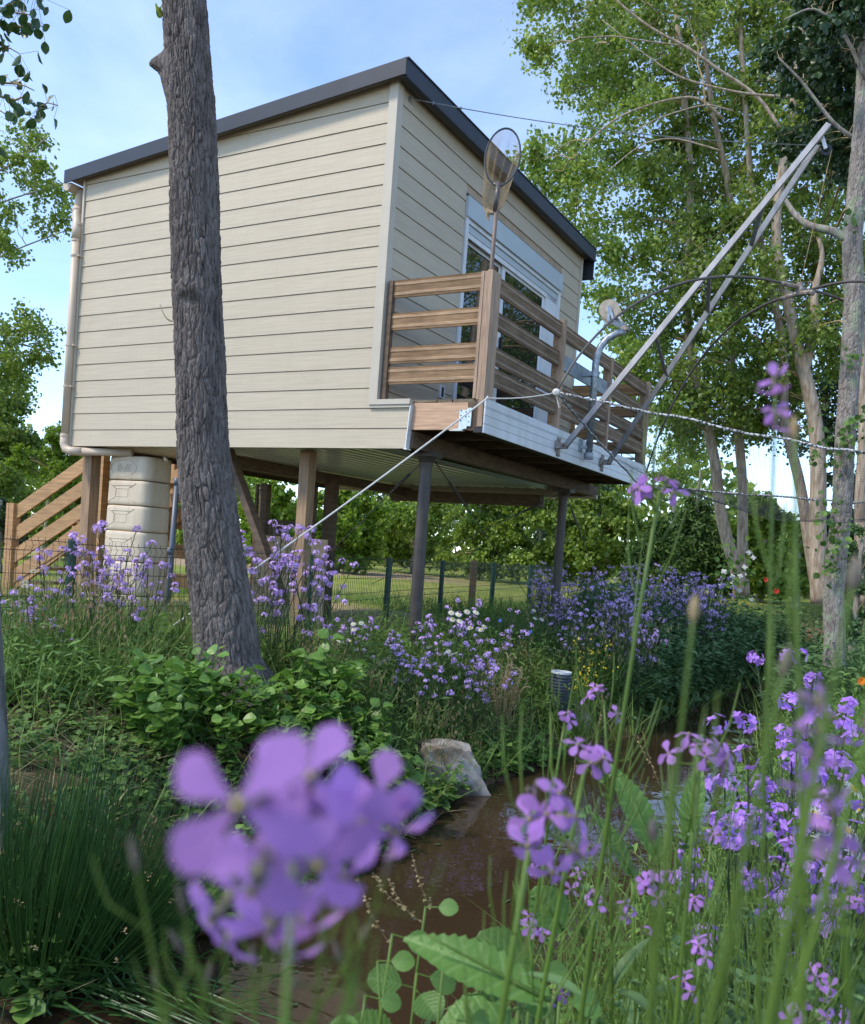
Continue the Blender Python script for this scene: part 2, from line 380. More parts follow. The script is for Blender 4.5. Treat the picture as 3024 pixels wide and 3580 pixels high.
def nearleaf(name, c1, c2):
    """broad leaf with side veins (leaf runs along local y)"""
    m = leafmat(name, c1, c2, .3, .45, .4); N, L = m.node_tree.nodes, m.node_tree.links; b = N['Principled BSDF']
    t = N.new('ShaderNodeTexCoord'); sx = N.new('ShaderNodeSeparateXYZ'); L.new(t.outputs['Object'], sx.inputs[0])
    def mth(op, a, v=None):
        q = N.new('ShaderNodeMath'); q.operation = op
        for i, z in enumerate((a, v)):
            if z is None: continue
            if isinstance(z, (int, float)): q.inputs[i].default_value = z
            else: L.new(z, q.inputs[i])
        return q.outputs[0]
    ab = mth('ABSOLUTE', sx.outputs[0]); ph = mth('MULTIPLY', mth('SUBTRACT', sx.outputs[1], mth('MULTIPLY', ab, .75)), 46.0)
    v = mth('POWER', mth('ADD', mth('MULTIPLY', mth('SINE', ph), .5), .5), 6.0); mid = mth('LESS_THAN', ab, .012); vein = mth('MAXIMUM', v, mid)
    bp = N.new('ShaderNodeBump'); bp.inputs['Strength'].default_value = .18; bp.inputs['Distance'].default_value = .015; bp.invert = True
    n = N.new('ShaderNodeTexNoise'); n.inputs['Scale'].default_value = 14; L.new(t.outputs['Object'], n.inputs['Vector'])
    L.new(mth('ADD', vein, mth('MULTIPLY', n.outputs['Fac'], .7)), bp.inputs['Height']); L.new(bp.outputs[0], b.inputs['Normal'])
    src = b.inputs['Base Color'].links[0].from_socket; mx_ = N.new('ShaderNodeMix'); mx_.data_type = 'RGBA'; L.new(mth('MULTIPLY', vein, .22), mx_.inputs['Factor']); L.new(src, mx_.inputs['A']); mx_.inputs['B'].default_value = (.30, .42, .16, 1); L.new(mx_.outputs['Result'], b.inputs['Base Color'])
    return m
MT['near_leaf'] = nearleaf('broad veined leaf', (.060, .150, .024), (.125, .245, .045))
def petalmat():
    m = leafmat('near violet petal', (.58, .24, .82), (.80, .44, .97), .48, .5, .3); N, L = m.node_tree.nodes, m.node_tree.links; b = N['Principled BSDF']
    for q in N:
        if q.type == 'MAP_RANGE': q.inputs['To Min'].default_value = .68; q.inputs['To Max'].default_value = 1.12  # wide random petal tones stand in for shading differences between petals
    t = N.new('ShaderNodeTexCoord'); mp_ = N.new('ShaderNodeMapping'); mp_.inputs['Scale'].default_value = (26, 3, 3); L.new(t.outputs['Object'], mp_.inputs[0])
    n = N.new('ShaderNodeTexNoise'); n.inputs['Scale'].default_value = 1; n.inputs['Detail'].default_value = 4; L.new(mp_.outputs[0], n.inputs['Vector'])
    bp = N.new('ShaderNodeBump'); bp.inputs['Strength'].default_value = .5; bp.inputs['Distance'].default_value = .03; L.new(n.outputs['Fac'], bp.inputs['Height']); L.new(bp.outputs[0], b.inputs['Normal'])
    return m
MT['petal_near'] = petalmat()

def weather(m, amount, sc):
    """faint rain streaks and dirt over a plain colour"""
    N, L = m.node_tree.nodes, m.node_tree.links; b = N['Principled BSDF']; src = b.inputs['Base Color'].links[0].from_socket
    t = N.new('ShaderNodeTexCoord'); out = src
    for scale, amt, det in ((sc, amount, 6), ((1.1, 1.1, 1.3), amount*.8, 5)):
        mp_ = N.new('ShaderNodeMapping'); mp_.inputs['Scale'].default_value = scale; L.new(t.outputs['Object'], mp_.inputs[0])
        n = N.new('ShaderNodeTexNoise'); n.inputs['Scale'].default_value = 1; n.inputs['Detail'].default_value = det; n.inputs['Roughness'].default_value = .65; L.new(mp_.outputs[0], n.inputs['Vector'])
        r = N.new('ShaderNodeMapRange'); r.inputs['From Min'].default_value = .45; r.inputs['From Max'].default_value = .75; r.inputs['To Max'].default_value = amt; L.new(n.outputs['Fac'], r.inputs['Value'])
        x = N.new('ShaderNodeMix'); x.data_type = 'RGBA'; x.blend_type = 'MULTIPLY'; x.inputs['B'].default_value = (.52, .46, .36, 1); L.new(r.outputs[0], x.inputs['Factor']); L.new(out, x.inputs['A']); out = x.outputs['Result']
    L.new(out, b.inputs['Base Color'])   # drip marks
weather(MT['rail'], .5, (5, 5, 5)); weather(MT['railgrey'], .6, (5, 5, 5)); weather(MT['post'], .5, (12, 12, 1.5)); weather(MT['stairwood'], .35, (4, 4, 4))   # wavy stains
weather(MT['siding'], .07, (9, 9, .7)); weather(MT['trim'], .1, (14, 14, .7)); weather(MT['tank'], .45, (7, 7, .9)); weather(MT['pvc'], .35, (6, 6, 1.2)); weather(MT['steel'], .5, (9, 9, 1.5)); weather(MT['anthracite'], .4, (4, 4, 1))
# ------------------------------------------------------------------ ground and stream
EL = np.array([(-9,-2.2),(-5,-.3),(-2.6,1.3),(-1.5,2.0),(-.88,2.9),(-.35,3.8),(.0,4.4),(.26,5.3),(1.1,6.5),(1.9,7.6),(3.0,9.3),(4.3,11.3),(7,13.5),(12,16),(20,19)])
ER = np.array([(-7,-4),(-3,-1.2),(-.9,.7),(-.2,1.6),(.35,2.35),(1.0,3.4),(1.8,4.9),(2.5,6.4),(3.2,8.2),(4.8,10.4),(6.8,12.2),(9,13.5),(13,14.8),(21,17)])
STREAM = np.concatenate([EL, ER[::-1]])
def seg_dist(P, poly):
    d = np.full(len(P), 1e9)
    for a, b in zip(poly[:-1], poly[1:]):
        ab = b - a; t = np.clip(((P - a) @ ab)/(ab @ ab), 0, 1)
        d = np.minimum(d, np.linalg.norm(P - a - t[:, None]*ab, axis=1))
    return d
def inside(P, poly):
    c = np.zeros(len(P), bool); n = len(poly)
    for i in range(n):
        (x1, y1), (x2, y2) = poly[i], poly[(i+1) % n]
        if y1 == y2: continue
        k = ((y1 > P[:, 1]) != (y2 > P[:, 1])) & (P[:, 0] < (x2-x1)*(P[:, 1]-y1)/(y2-y1) + x1)
        c ^= k
    return c
def sstep(x, a, b):
    t = np.clip((x - a)/(b - a), 0, 1); return t*t*(3 - 2*t)
def bumps(x, y):
    return (np.sin(x*2.1 + y*1.3) + np.sin(x*3.7 - y*2.9 + 1) + .7*np.sin(x*7.3 + y*6.1) + .5*np.sin(x*13.1 - y*11.3 + 2))
def ground_z(x, y):
    x = np.atleast_1d(np.asarray(x, float)); y = np.atleast_1d(np.asarray(y, float))
    P = np.stack([x, y], 1); dl = seg_dist(P, EL); dr = seg_dist(P, ER); ins = inside(P, STREAM)
    left = (dl < dr)
    hl = .02 + .40*sstep(dl, 0, 1.0) + .13*sstep(dl, .9, 2.2) + .30*sstep(y + x, 15, 30)*sstep(x, 2, 9)
    hr = .02 + .26*sstep(dr, 0, .8) + .18*sstep(dr, .6, 3)
    h = np.where(left, hl, hr) + .018*bumps(x, y)*np.minimum(1, np.minimum(dl, dr)/.5)*np.where(y < 14, 1, .6)
    return np.where(ins, -.12 - .45*sstep(np.minimum(dl, dr), 0, .8), h)
def gz(x, y): return float(ground_z(x, y)[0])
def warp(n, lo, hi, c, p=2.2):
    a, b = -((c - lo)**(1/p)), (hi - c)**(1/p); t = np.linspace(a, b, n); return c + np.sign(t)*np.abs(t)**p
gx = warp(250, -160, 160, 0.5); gy = warp(270, -25, 260, 6)
X, Y = np.meshgrid(gx, gy); x, y = X.ravel(), Y.ravel(); z = ground_z(x, y)
mb = MB(); nx, ny = len(gx), len(gy)
i = np.arange(ny-1)[:, None]*nx + np.arange(nx-1)[None]; i = i.ravel()
mb.add(np.stack([x, y, z], 1), np.stack([i, i+1, i+nx+1, i+nx], 1))
def groundmat():
    m, nt, b = nodemat('soil, litter and lawn'); N, L = nt.nodes, nt.links
    t = N.new('ShaderNodeTexCoord')
    def noise(sc, d=7):
        n = N.new('ShaderNodeTexNoise'); n.inputs['Scale'].default_value = sc; n.inputs['Detail'].default_value = d; n.inputs['Roughness'].default_value = .62
        L.new(t.outputs['Object'], n.inputs['Vector']); return n.outputs['Fac']
    def ramp(f, cols):
        r = N.new('ShaderNodeValToRGB'); e = r.color_ramp.elements
        while len(e) < len(cols): e.new(.5)
        for k, (p, c) in enumerate(cols): e[k].position = p; e[k].color = (*c, 1)
        L.new(f, r.inputs['Fac']); return r.outputs['Color']
    soil = ramp(noise(9), [(.3, (.030, .024, .014)), (.5, (.085, .060, .034)), (.7, (.165, .125, .070))])
    lawn = ramp(noise(.55), [(.3, (.11, .20, .03)), (.5, (.24, .28, .055)), (.7, (.42, .38, .11))])
    sand = ramp(noise(4), [(.3, (.30, .22, .13)), (.7, (.46, .36, .23))])
    def mixa(a, bcol, name):
        at_ = N.new('ShaderNodeAttribute'); at_.attribute_name = name
        x_ = N.new('ShaderNodeMix'); x_.data_type = 'RGBA'; L.new(at_.outputs['Fac'], x_.inputs['Factor']); L.new(a, x_.inputs['A']); L.new(bcol, x_.inputs['B']); return x_.outputs['Result']
    L.new(mixa(mixa(soil, lawn, 'lawn'), sand, 'sand'), b.inputs['Base Color'])
    b.inputs['Roughness'].default_value = .95; b.inputs['Specular IOR Level'].default_value = .15
    bp = N.new('ShaderNodeBump'); bp.inputs['Strength'].default_value = .9; bp.inputs['Distance'].default_value = .03
    L.new(noise(30, 9), bp.inputs['Height']); L.new(bp.outputs[0], b.inputs['Normal'])
    return m
g = obj('ground', mb, groundmat(), smooth=True, kind='structure')
def attr(o, name, vals):
    a = o.data.attributes.new(name, 'FLOAT', 'POINT'); a.data.foreach_set('value', np.asarray(vals, np.float32))
P2 = np.stack([x, y], 1); dl = seg_dist(P2, EL)
hc = (np.stack([x, y, np.zeros_like(x)], 1) - np.array([HC[0], HC[1], 0])) @ HB.T
lawn = sstep(y + .25*x + .3*np.sin(x), 9.5, 12)*sstep(dl, 2.5, 4)*(~inside(P2, STREAM))
attr(g, 'lawn', lawn*(1 - sstep(x - .35*y, 2.0, 5)))
wob = .5*np.sin(x*.6) + .4*np.sin(x*1.7)
path = sstep(y + wob, 24, 25)*(1 - sstep(y + wob, 29, 31))*(1 - sstep(x, -1, 3))
under = sstep(hc[:, 1], -.3, .3)*(1 - sstep(hc[:, 1], 4.0, 5.2))*sstep(hc[:, 0], -5.0, -4.0)*(1 - sstep(hc[:, 0], -.6, .2))
attr(g, 'sand', np.clip(path + under*.95, 0, 1))

def watermat():
    m, nt, b = nodemat('murky brown water'); N, L = nt.nodes, nt.links
    t = N.new('ShaderNodeTexCoord'); n = N.new('ShaderNodeTexNoise'); n.inputs['Scale'].default_value = 1.2; n.inputs['Detail'].default_value = 4
    L.new(t.outputs['Object'], n.inputs['Vector'])
    r = N.new('ShaderNodeValToRGB'); r.color_ramp.elements[0].color = (.028, .0175, .009, 1); r.color_ramp.elements[1].color = (.056, .036, .019, 1)
    L.new(n.outputs['Fac'], r.inputs['Fac']); L.new(r.outputs['Color'], b.inputs['Base Color'])
    b.inputs['Roughness'].default_value = .02; b.inputs['IOR'].default_value = 1.333; b.inputs['Specular IOR Level'].default_value = .5
    w = N.new('ShaderNodeTexNoise'); w.inputs['Scale'].default_value = 7; w.inputs['Detail'].default_value = 2; L.new(t.outputs['Object'], w.inputs['Vector'])
    bp = N.new('ShaderNodeBump'); bp.inputs['Strength'].default_value = .10; bp.inputs['Distance'].default_value = .02
    L.new(w.outputs['Fac'], bp.inputs['Height']); L.new(bp.outputs[0], b.inputs['Normal'])
    return m
mb = MB(); mb.add([(-12,-6,0),(24,-6,0),(24,22,0),(-12,22,0)], [(0,1,2,3)])
obj('water', mb, watermat(), kind='structure')
# ------------------------------------------------------------------ the cabin on stilts
cabin = thing('stilt_cabin', 'cream clad cabin on brown steel posts with a dark sloping roof and wooden balcony', 'cabin', M=HM @ Matrix.Translation((0, 0, -1.75)))
def hobj(name, mb, mats, parent, smooth=False): return obj(name, mb, mats, parent, smooth, frame=HM)
PB = .17
XL = -3.80                                  # left end of the cabin
def zf(x): return 3.031 + .0719*(x - .123)  # underside of the sloping roof trim (x <= 0.12)
def clip_top(poly, f):
    out = []; n = len(poly)
    for i in range(n):
        a, b = poly[i], poly[(i+1) % n]; da, db = f(a[0]) - a[1], f(b[0]) - b[1]
        if da >= 0: out.append(a)
        if da*db < 0:
            t = da/(da - db); out.append((a[0] + (b[0]-a[0])*t, a[1] + (b[1]-a[1])*t))
    return out
wallA = obj('wall', MB().prism([(XL+.02, -.002, .005), (-.03, -.002, .005), (-.03, -.002, zf(-.03)+.02), (XL+.02, -.002, zf(XL)+.02)], (0, .05, 0)).box((-.028, -.002, .005), (.325, .05, .36)), MT['backing'], cabin, frame=HM)
def lap_board(mb, poly, fr, out, tilt=.007):
    """board face polygon (a, z) -> a lap that stands out more at its foot; fr maps (a, z, out) to cabin coordinates"""
    z0 = min(p[1] for p in poly)
    P = np.array([fr(a, z_, out + tilt*(1 - (z_ - z0)/PB)) for a, z_ in poly]); B = np.array([fr(a, z_, -.004) for a, z_ in poly]); n = len(P)
    V = np.concatenate([P, B]); Q = [(i, n+i, n+(i+1) % n, (i+1) % n) for i in range(n)]
    T = [(0, i, i+1) for i in range(1, n-1)]
    mb.add(V, Q, T); return mb
G = .0024
topA = lambda a: zf(a) + .04
for k in range(19):
    x1 = -.045 if k >= 2 else -.0
    x0 = XL + .004
    if k < 2: x1 = .337 - .012*(1-k)
    poly = [(x0, k*PB + G), (x1, k*PB + G), (x1, (k+1)*PB - G), (x0, (k+1)*PB - G)]
    poly = clip_top(poly, topA)
    if len(poly) < 3: continue
    hobj('siding_board', lap_board(MB(), poly, lambda a, z_, o: (a, -o, z_), .009), MT['siding'], wallA)
m = MB(); m.box((-.05, -.040, .365), (.353, .02, .408)).box((-.05, -.03, .34), (.345, .02, .363))
hobj('skirt_cap', m, MT['trim'], wallA)
m = MB(); m.prism([(.338, -.03, 0.0), (.362, -.03, .36), (.352, -.03, .36), (.328, -.03, 0.0)][::-1], (0, .06, 0)); m.box((.322, -.034, -.008), (.352, .03, .004))
hobj('end_profile', m, MT['pvc'], wallA)
# wall with the sliding door (x = 0, facing the balcony)
wallB = obj('wall', MB().box((-.05, .055, .3), (.002, 1.28, 3.05)).box((-.05, 3.83, .3), (.002, 4.42, 3.05)).box((-.05, 1.282, 2.64), (.002, 3.828, 3.05)).box((-.05, 1.28, .3), (-.03, 3.83, .42)), MT['backing'], cabin, frame=HM)
for k in range(2, 18):
    z0, z1 = k*PB + G, (k+1)*PB - G
    z1 = min(z1, 3.045)
    spans = [(.052, 4.425)]
    if z1 > .43 and z0 < 2.63: spans = [(.052, 1.285), (3.822, 4.425)]
    for a0, a1 in spans:
        hobj('siding_board', lap_board(MB(), [(a1, z0), (a0, z0), (a0, z1), (a1, z1)], lambda a, z_, o: (o, a, z_), .009), MT['siding'], wallB)
m = MB(); m.box((-.06, -.034, .41), (.026, .002, 3.08)).box((-.004, .0025, .41), (.026, .052, 3.04)); hobj('corner_trim', m, MT['trim'], wallB)
hobj('corner_trim', MB().box((-.03, 4.426, .41), (.026, 4.49, 3.04)), MT['trim'], wallB)
hobj('corner_trim', MB().box((XL-.025, -.03, .0), (XL, .05, 2.78)), MT['trim'], wallA)
m = MB(); m.box((XL-.02, .052, .0), (XL, 4.45, 2.74)).box((XL, 4.40, .0), (-.052, 4.45, 2.74)); hobj('wall', m, MT['siding'], cabin)
# floor; the dark room behind the panes is put into their near-black colour
m = MB(); m.box((XL+.03, .06, .30), (-.06, 4.39, .40)); hobj('floor', m, MT['darkwood'], cabin)
# sliding door
door = hobj('sliding_door', MB().box((-.02, 1.296, .42), (.03, 1.352, 2.41)).box((-.02, 3.76, .42), (.03, 3.808, 2.41)).box((-.03, 3.45, .42), (-.004, 3.758, 2.41))
            .box((-.02, 1.354, 2.25), (-.004, 3.758, 2.41)).box((-.06, 1.354, .40), (.02, 3.758, .45)).box((-.004, 1.354, 2.37), (.02, 3.758, 2.409)), MT['pvc'], cabin)
hobj('shutter_box', MB().box((-.02, 1.292, 2.412), (.045, 3.814, 2.606)), MT['shutter'], door)
hobj('shutter_box', MB().box((-.02, 1.30, 2.609), (.018, 3.81, 2.635)), MT['seal'], door)
hobj('shutter_slat', MB().box((-.024, 1.36, 2.30), (.004, 3.755, 2.366)), MT['shutter'], door)
def leaf(y0, y1, x):
    m = MB(); w = .062
    m.box((x-.02, y0, .46), (x, y0+w, 2.28)).box((x-.02, y1-w, .46), (x, y1, 2.28)).box((x-.02, y0+w, .46), (x, y1-w, .53)).box((x-.02, y0+w, 2.22), (x, y1-w, 2.28))
    f = hobj('door_leaf', m, MT['pvc'], cabin)
    hobj('pane', MB().box((x-.014, y0+w, .53), (x-.006, y1-w, 2.22)), MT['glass'], f)
    for a_, b_ in ((y0+w, y0+w+.014), (y1-w-.014, y1-w)): hobj('seal', MB().box((x-.005, a_, .53), (x-.002, b_, 2.22)), MT['seal'], f)
leaf(1.354, 2.30, -.055); leaf(2.285, 3.448, -.028)
hobj('door_handle', MB().box((-.02, 2.30, 1.32), (.01, 2.325, 1.50)), MT['seal'], cabin)
hobj('wall_vent', MB().box((.012, 1.02, .62), (.028, 1.12, .74)).box((.026, 1.05, .635), (.031, 1.09, .725), m=1), [MT['pvc'], MT['seal']], cabin)
# roof
roof = hobj('roof', MB().prism([(-4.02, -.10, zf(-4.02)+.118), (.12, -.10, zf(.12)+.118), (.12, -.10, zf(.12)+.10), (-4.02, -.10, zf(-4.02)+.10)], (0, 4.72, 0)), MT['anthracite'], cabin)
hobj('soffit_panel', MB().prism([(-3.98, -.09, zf(-3.98)+.045), (.11, -.09, zf(.11)+.045), (.11, -.09, zf(.11)+.03), (-3.98, -.09, zf(-3.98)+.03)], (0, 4.68, 0)), MT['soffit'], roof)
hobj('fascia_trim', MB().prism([(-4.022, -.118, zf(-4.022)), (.122, -.118, zf(.122)), (.122, -.118, zf(.122)+.132), (-4.022, -.118, zf(-4.022)+.132)][::-1], (0, .016, 0)), MT['anthracite'], roof)
hobj('fascia_trim', MB().box((.122, -.119, 3.028), (.14, 4.62, 3.165)).box((.10, -.10, 3.166), (.15, 4.61, 3.176)).box((.085, -.09, 3.018), (.14, 4.61, 3.026)), MT['anthracite'], roof)
hobj('fascia_trim', MB().box((-4.02, 4.622, 2.80), (.12, 4.636, 3.14)), MT['anthracite'], roof)
# gutter and downpipe on the low end
m = MB(); a = np.linspace(0, math.pi, 9)
for y0, y1 in ((-.08, 4.55),):
    pr = [(-3.965 - .055 - .065*math.cos(t), 2.745 - .075*math.sin(t)) for t in a]
    V = [(px, y0, pz) for px, pz in pr] + [(px, y1, pz) for px, pz in pr] + [(px, y0, pz+.0) for px, pz in pr]; n = 9
    m.add(V, [(i, i+1, n+i+1, n+i) for i in range(n-1)], [(2*n, 2*n+i+1, 2*n+i) for i in range(1, n-1)])
gut = hobj('gutter', m, MT['gutter'], cabin)
dx, dy = XL-.055, -.055
m = MB()
m.tube([(XL-.17, .06, 2.70), (XL-.17, .05, 2.58), (XL-.165, .03, 2.50)], [.052, .050, .050], 14)
m.tube([(XL-.165, .03, 2.52), (XL-.15, .01, 2.44), (dx-.03, -.03, 2.33), (dx, dy, 2.25), (dx, dy, 2.16)], .048, 14)
m.tube([(dx, dy, 2.17), (dx, dy, .05)], .0405, 14)
m.tube([(dx, dy, .12), (dx, dy, .02), (dx+.03, dy, -.035), (dx+.09, dy+.01, -.055), (dx+.24, dy+.04, -.055)], .046, 14)
m.tube([(dx+.2, dy+.03, -.055), (dx+.75, dy+.25, -.04)], .040, 14)
dp = hobj('downpipe', m, MT['gutter'], cabin, smooth=True)
for z_, r in ((2.49, .053), (2.42, .051), (2.31, .050), (2.14, .046), (.10, .049)):
    p = (dx, dy, z_) if z_ < 2.2 else (XL-.165+(.11 if z_ < 2.35 else (.03 if z_ < 2.45 else 0)), .02 if z_ > 2.35 else -.03, z_)
    hobj('pipe_collar', MB().lathe([(r-.01, -.012), (r, -.012), (r, .012), (r-.01, .012)], p, sides=14), MT['gutter'], dp)
for z_ in (1.98, 1.05, .62):
    hobj('pipe_bracket', MB().lathe([(.042, -.01), (.047, -.01), (.047, .01), (.042, .01)], (dx, dy, z_), sides=14).box((dx+.03, dy-.012, z_-.01), (XL+.01, dy+.06, z_+.01)), MT['gutter'], dp)
# underside: pale ribbed sheet, rim beams
m = MB(); n = 100; xs = np.linspace(XL+.08, -.10, n)
yy = [(.10, .045), (4.30, .075)]
V = []
for (y_, z_) in yy: V += [(x_, y_, z_ + (.02 if (i//2) % 2 else -.02)) for i, x_ in enumerate(xs)]
m.add(V, [(i, n+i, n+i+1, i+1) for i in range(n-1)])
hobj('ribbed_ceiling_sheet', m, MT['sheet'], cabin)
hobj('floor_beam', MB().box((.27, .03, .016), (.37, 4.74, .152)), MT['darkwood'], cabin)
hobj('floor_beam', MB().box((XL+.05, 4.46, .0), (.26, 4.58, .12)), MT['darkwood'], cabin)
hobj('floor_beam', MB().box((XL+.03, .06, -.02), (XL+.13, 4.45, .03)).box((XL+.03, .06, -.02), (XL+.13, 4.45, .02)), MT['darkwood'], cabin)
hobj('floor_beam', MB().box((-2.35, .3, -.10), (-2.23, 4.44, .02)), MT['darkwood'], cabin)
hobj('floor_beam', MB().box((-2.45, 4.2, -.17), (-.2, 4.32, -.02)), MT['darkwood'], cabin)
hobj('floor_trim', MB().box((XL, 4.60, -.02), (.40, 4.66, .03)), MT['trim'], cabin)
# steel posts with head plates and tie rods
def steel_post(x, y, zb):
    P = hw((x, y, 0)); m = MB()
    m.lathe([(.055, zb), (.052, -.03)], (x, y, 0), sides=20)
    p = hobj('steel_post', m, MT['steel'], cabin, smooth=True)
    hobj('head_plate', MB().box((x-.11, y-.09, -.026), (x+.11, y+.09, .012)).lathe([(.085, -.026), (.06, -.075), (.055, -.12)], (x, y, 0), sides=16), MT['steel'], p)
    return p
s1 = steel_post(.33, .34, -1.95); s2 = steel_post(.33, 3.63, -1.95)
def tie(par, a, b):
    a, b = np.array(a), np.array(b); d = b - a; m = MB()
    c0, c1 = a + d*.10, a + d*.22
    m.tube([a, c0], .006, 5).tube([c0, c1], .013, 6).tube([c1, a+d*.26], .007, 5).tube([a+d*.26, b], .0035, 5)
    for q in (a, c0, c1, a+d*.26): m.lathe([(.001, -.014), (.014, 0), (.001, .014)], q, sides=6)
    hobj('tie_rod', m, MT['steel'], par)
tie(s1, (.28, .36, -.06), (-1.0, .5, -1.15)); tie(s1, (.38, .42, -.06), (.3, 3.3, -1.5))
tie(s2, (.28, 3.6, -.06), (-.7, 1.2, -1.2)); tie(s2, (.36, 3.7, -.1), (.9, 4.1, -1.5))
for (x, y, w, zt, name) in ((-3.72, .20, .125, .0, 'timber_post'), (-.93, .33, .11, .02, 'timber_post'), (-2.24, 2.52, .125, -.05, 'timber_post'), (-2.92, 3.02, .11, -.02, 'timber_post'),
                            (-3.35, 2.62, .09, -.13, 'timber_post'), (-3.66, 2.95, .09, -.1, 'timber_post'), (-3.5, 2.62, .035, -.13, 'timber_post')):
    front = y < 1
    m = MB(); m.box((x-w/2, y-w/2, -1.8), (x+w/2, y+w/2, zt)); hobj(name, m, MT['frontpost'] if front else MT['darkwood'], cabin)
hobj('brace', MB().bar((-1.93, .33, .03), (-1.10, .33, -1.42), .07, .10, up=(0, 1, 0)), MT['darkwood'], cabin)
hobj('shelf_rail', MB().box((-3.30, 2.57, -.62), (-2.75, 2.63, -.585)).box((-3.22, 2.57, -.80), (-3.05, 2.61, -.625)), MT['darkwood'], cabin)
# balcony
bal = hobj('balcony', MB().box((.05, .06, .36), (.93, 4.46, .376)), MT['darkwood'], cabin)
for i in range(7):
    x0 = .37 + i*.083 if False else .03 + i*.138
    hobj('deck_board', MB().box((x0, .015 + (i % 3)*.006, .379 + (i % 2)*.004), (x0+.131, 4.47, .404 + (i % 3)*.002)), MT['deckwood'], bal)
hobj('joist', MB().box((.356, .008, .16), (.868, .055, .377)), MT['joist'], bal)
for j in range(8):
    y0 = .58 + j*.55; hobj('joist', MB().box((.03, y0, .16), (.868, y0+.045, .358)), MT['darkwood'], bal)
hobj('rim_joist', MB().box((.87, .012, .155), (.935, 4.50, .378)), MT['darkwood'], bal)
m = MB().box((.80, .002, .168), (.872, .008, .315)).box((.872, -.003, .185), (.91, .012, .33)).prism([(.80, 0, .168), (.872, 0, .168), (.80, 0, .155), (.74, 0, .155)], (0, .006, 0)).box((.72, .0, .15), (.84, .05, .156))
for a_, b_ in ((.815, .31), (.815, .27), (.815, .23), (.86, .30), (.86, .26), (.89, .31), (.89, .26), (.89, .22)): m.lathe([(.005, 0), (.005, -.004), (.0, -.004)], (a_, .0, b_), axis=(0, 1, 0), sides=6, m=1)
hobj('joist_hanger', m, [MT['zinc'], MT['pvcgroove']], bal)
# white plastic panelling along the balcony edge
for z0, z1 in ((.342, .402), (.330, .339), (.272, .327), (.206, .269), (.134, .203)):
    hobj('fascia_board', MB().box((1.018, -.004, z0), (1.032, 4.56, z1)), MT['pvc'], bal)
hobj('fascia_backing', MB().box((.937, .0, .136), (1.016, 4.555, .398)), MT['pvcgroove'], bal)
# railing: grooved boards with two smooth bands
def groove_profile(z0, z1):
    h = z1 - z0; pts = []
    for f0, f1, rib in ((0, .14, 1), (.14, .30, 0), (.30, .70, 1), (.70, .86, 0), (.86, 1, 1)):
        if rib:
            k = max(2, int(round((f1-f0)*18)))
            for i in range(k):
                t = f0 + (f1-f0)*i/k; pts += [(t, 0.0), (t + (f1-f0)*.5/k, -.0035)]
        else: pts += [(f0, .0025), (f1-.01, .0025)]
    pts.append((1, 0)); return [(z0 + t*h, o) for t, o in pts]
def rail_board(par, a, b, z0, z1, out, th=.022, key='rail'):
    """grooved board from a to b (x, y); 'out' is the side it faces"""
    a, b, out = np.array([*a, 0.]), np.array([*b, 0.]), np.array([*out, 0.])
    pr = groove_profile(z0, z1); m = MB(); n = len(pr); V = []
    for p in (a, b): V += [p + out*(th/2 + o) + np.array([0, 0, z_]) for z_, o in pr]
    Q = [(i, i+1, n+i+1, n+i) for i in range(n-1)]
    V += [p - out*th/2 + np.array([0, 0, z_]) for p in (a, b) for z_ in (z0, z1)]; c = 2*n
    Q += [(c, c+2, c+3, c+1), (0, n, c+2, c), (n-1, c+1, c+3, 2*n-1), (0, c, c+1, n-1), (n, 2*n-1, c+3, c+2)]
    m.add(V, Q); return hobj('rail_board', m, MT[key], par)
RZ = ((1.262, 1.405), (.992, 1.132), (.714, .853), (.542, .686))
rail = hobj('railing', MB().box((.045, .0, .41), (.085, .05, 1.402)), MT['darkwood'], cabin)
for z0, z1 in RZ: rail_board(rail, (.078, .03), (.908, .03), z0, z1, (0, -1))
for b0, b1 in ((.160, 1.572), (1.642, 3.050), (3.118, 4.475)):
    for i, (z0, z1) in enumerate(RZ):
        if i == 1 and b0 > 1 and b0 < 2: continue
        rail_board(rail, (.968, b0), (.968, b1), z0, z1, (1, 0), key='railgrey')
hobj('rail_plate', MB().box((.955, 1.60, .985), (.975, 3.09, 1.135)), MT['galv'], rail)
for i, (x0, y0, x1, y1, z0, z1, k) in enumerate(((.908, -.004, .934, .06, .405, 1.402, 'post'), (.938, .0, .962, .075, .18, 1.402, 'post'), (.966, -.006, 1.010, .152, .182, 1.408, 'post'),
        (.955, 1.574, 1.005, 1.64, .41, 1.437, 'post'), (.90, 1.585, .953, 1.63, .41, 1.38, 'rail'), (.955, 3.052, .995, 3.116, .41, 1.41, 'post'), (.90, 3.06, .953, 3.11, .41, 1.36, 'rail'),
        (.955, 4.477, 1.005, 4.575, .41, 1.435, 'post'), (.90, 4.49, .953, 4.55, .41, 1.38, 'rail'))):
    hobj('rail_post', MB().box((x0, y0, z0), (x1, y1, z1)), MT[k], rail)
for z0, z1 in ((1.262, 1.405), (.992, 1.132), (.714, .853), (.542, .686)): rail_board(rail, (.03, 4.46), (.90, 4.46), z0, z1, (0, -1), key='stairwood')
hobj('rail_post', MB().box((.03, 4.475, .41), (.075, 4.52, 1.40)), MT['stairwood'], rail)
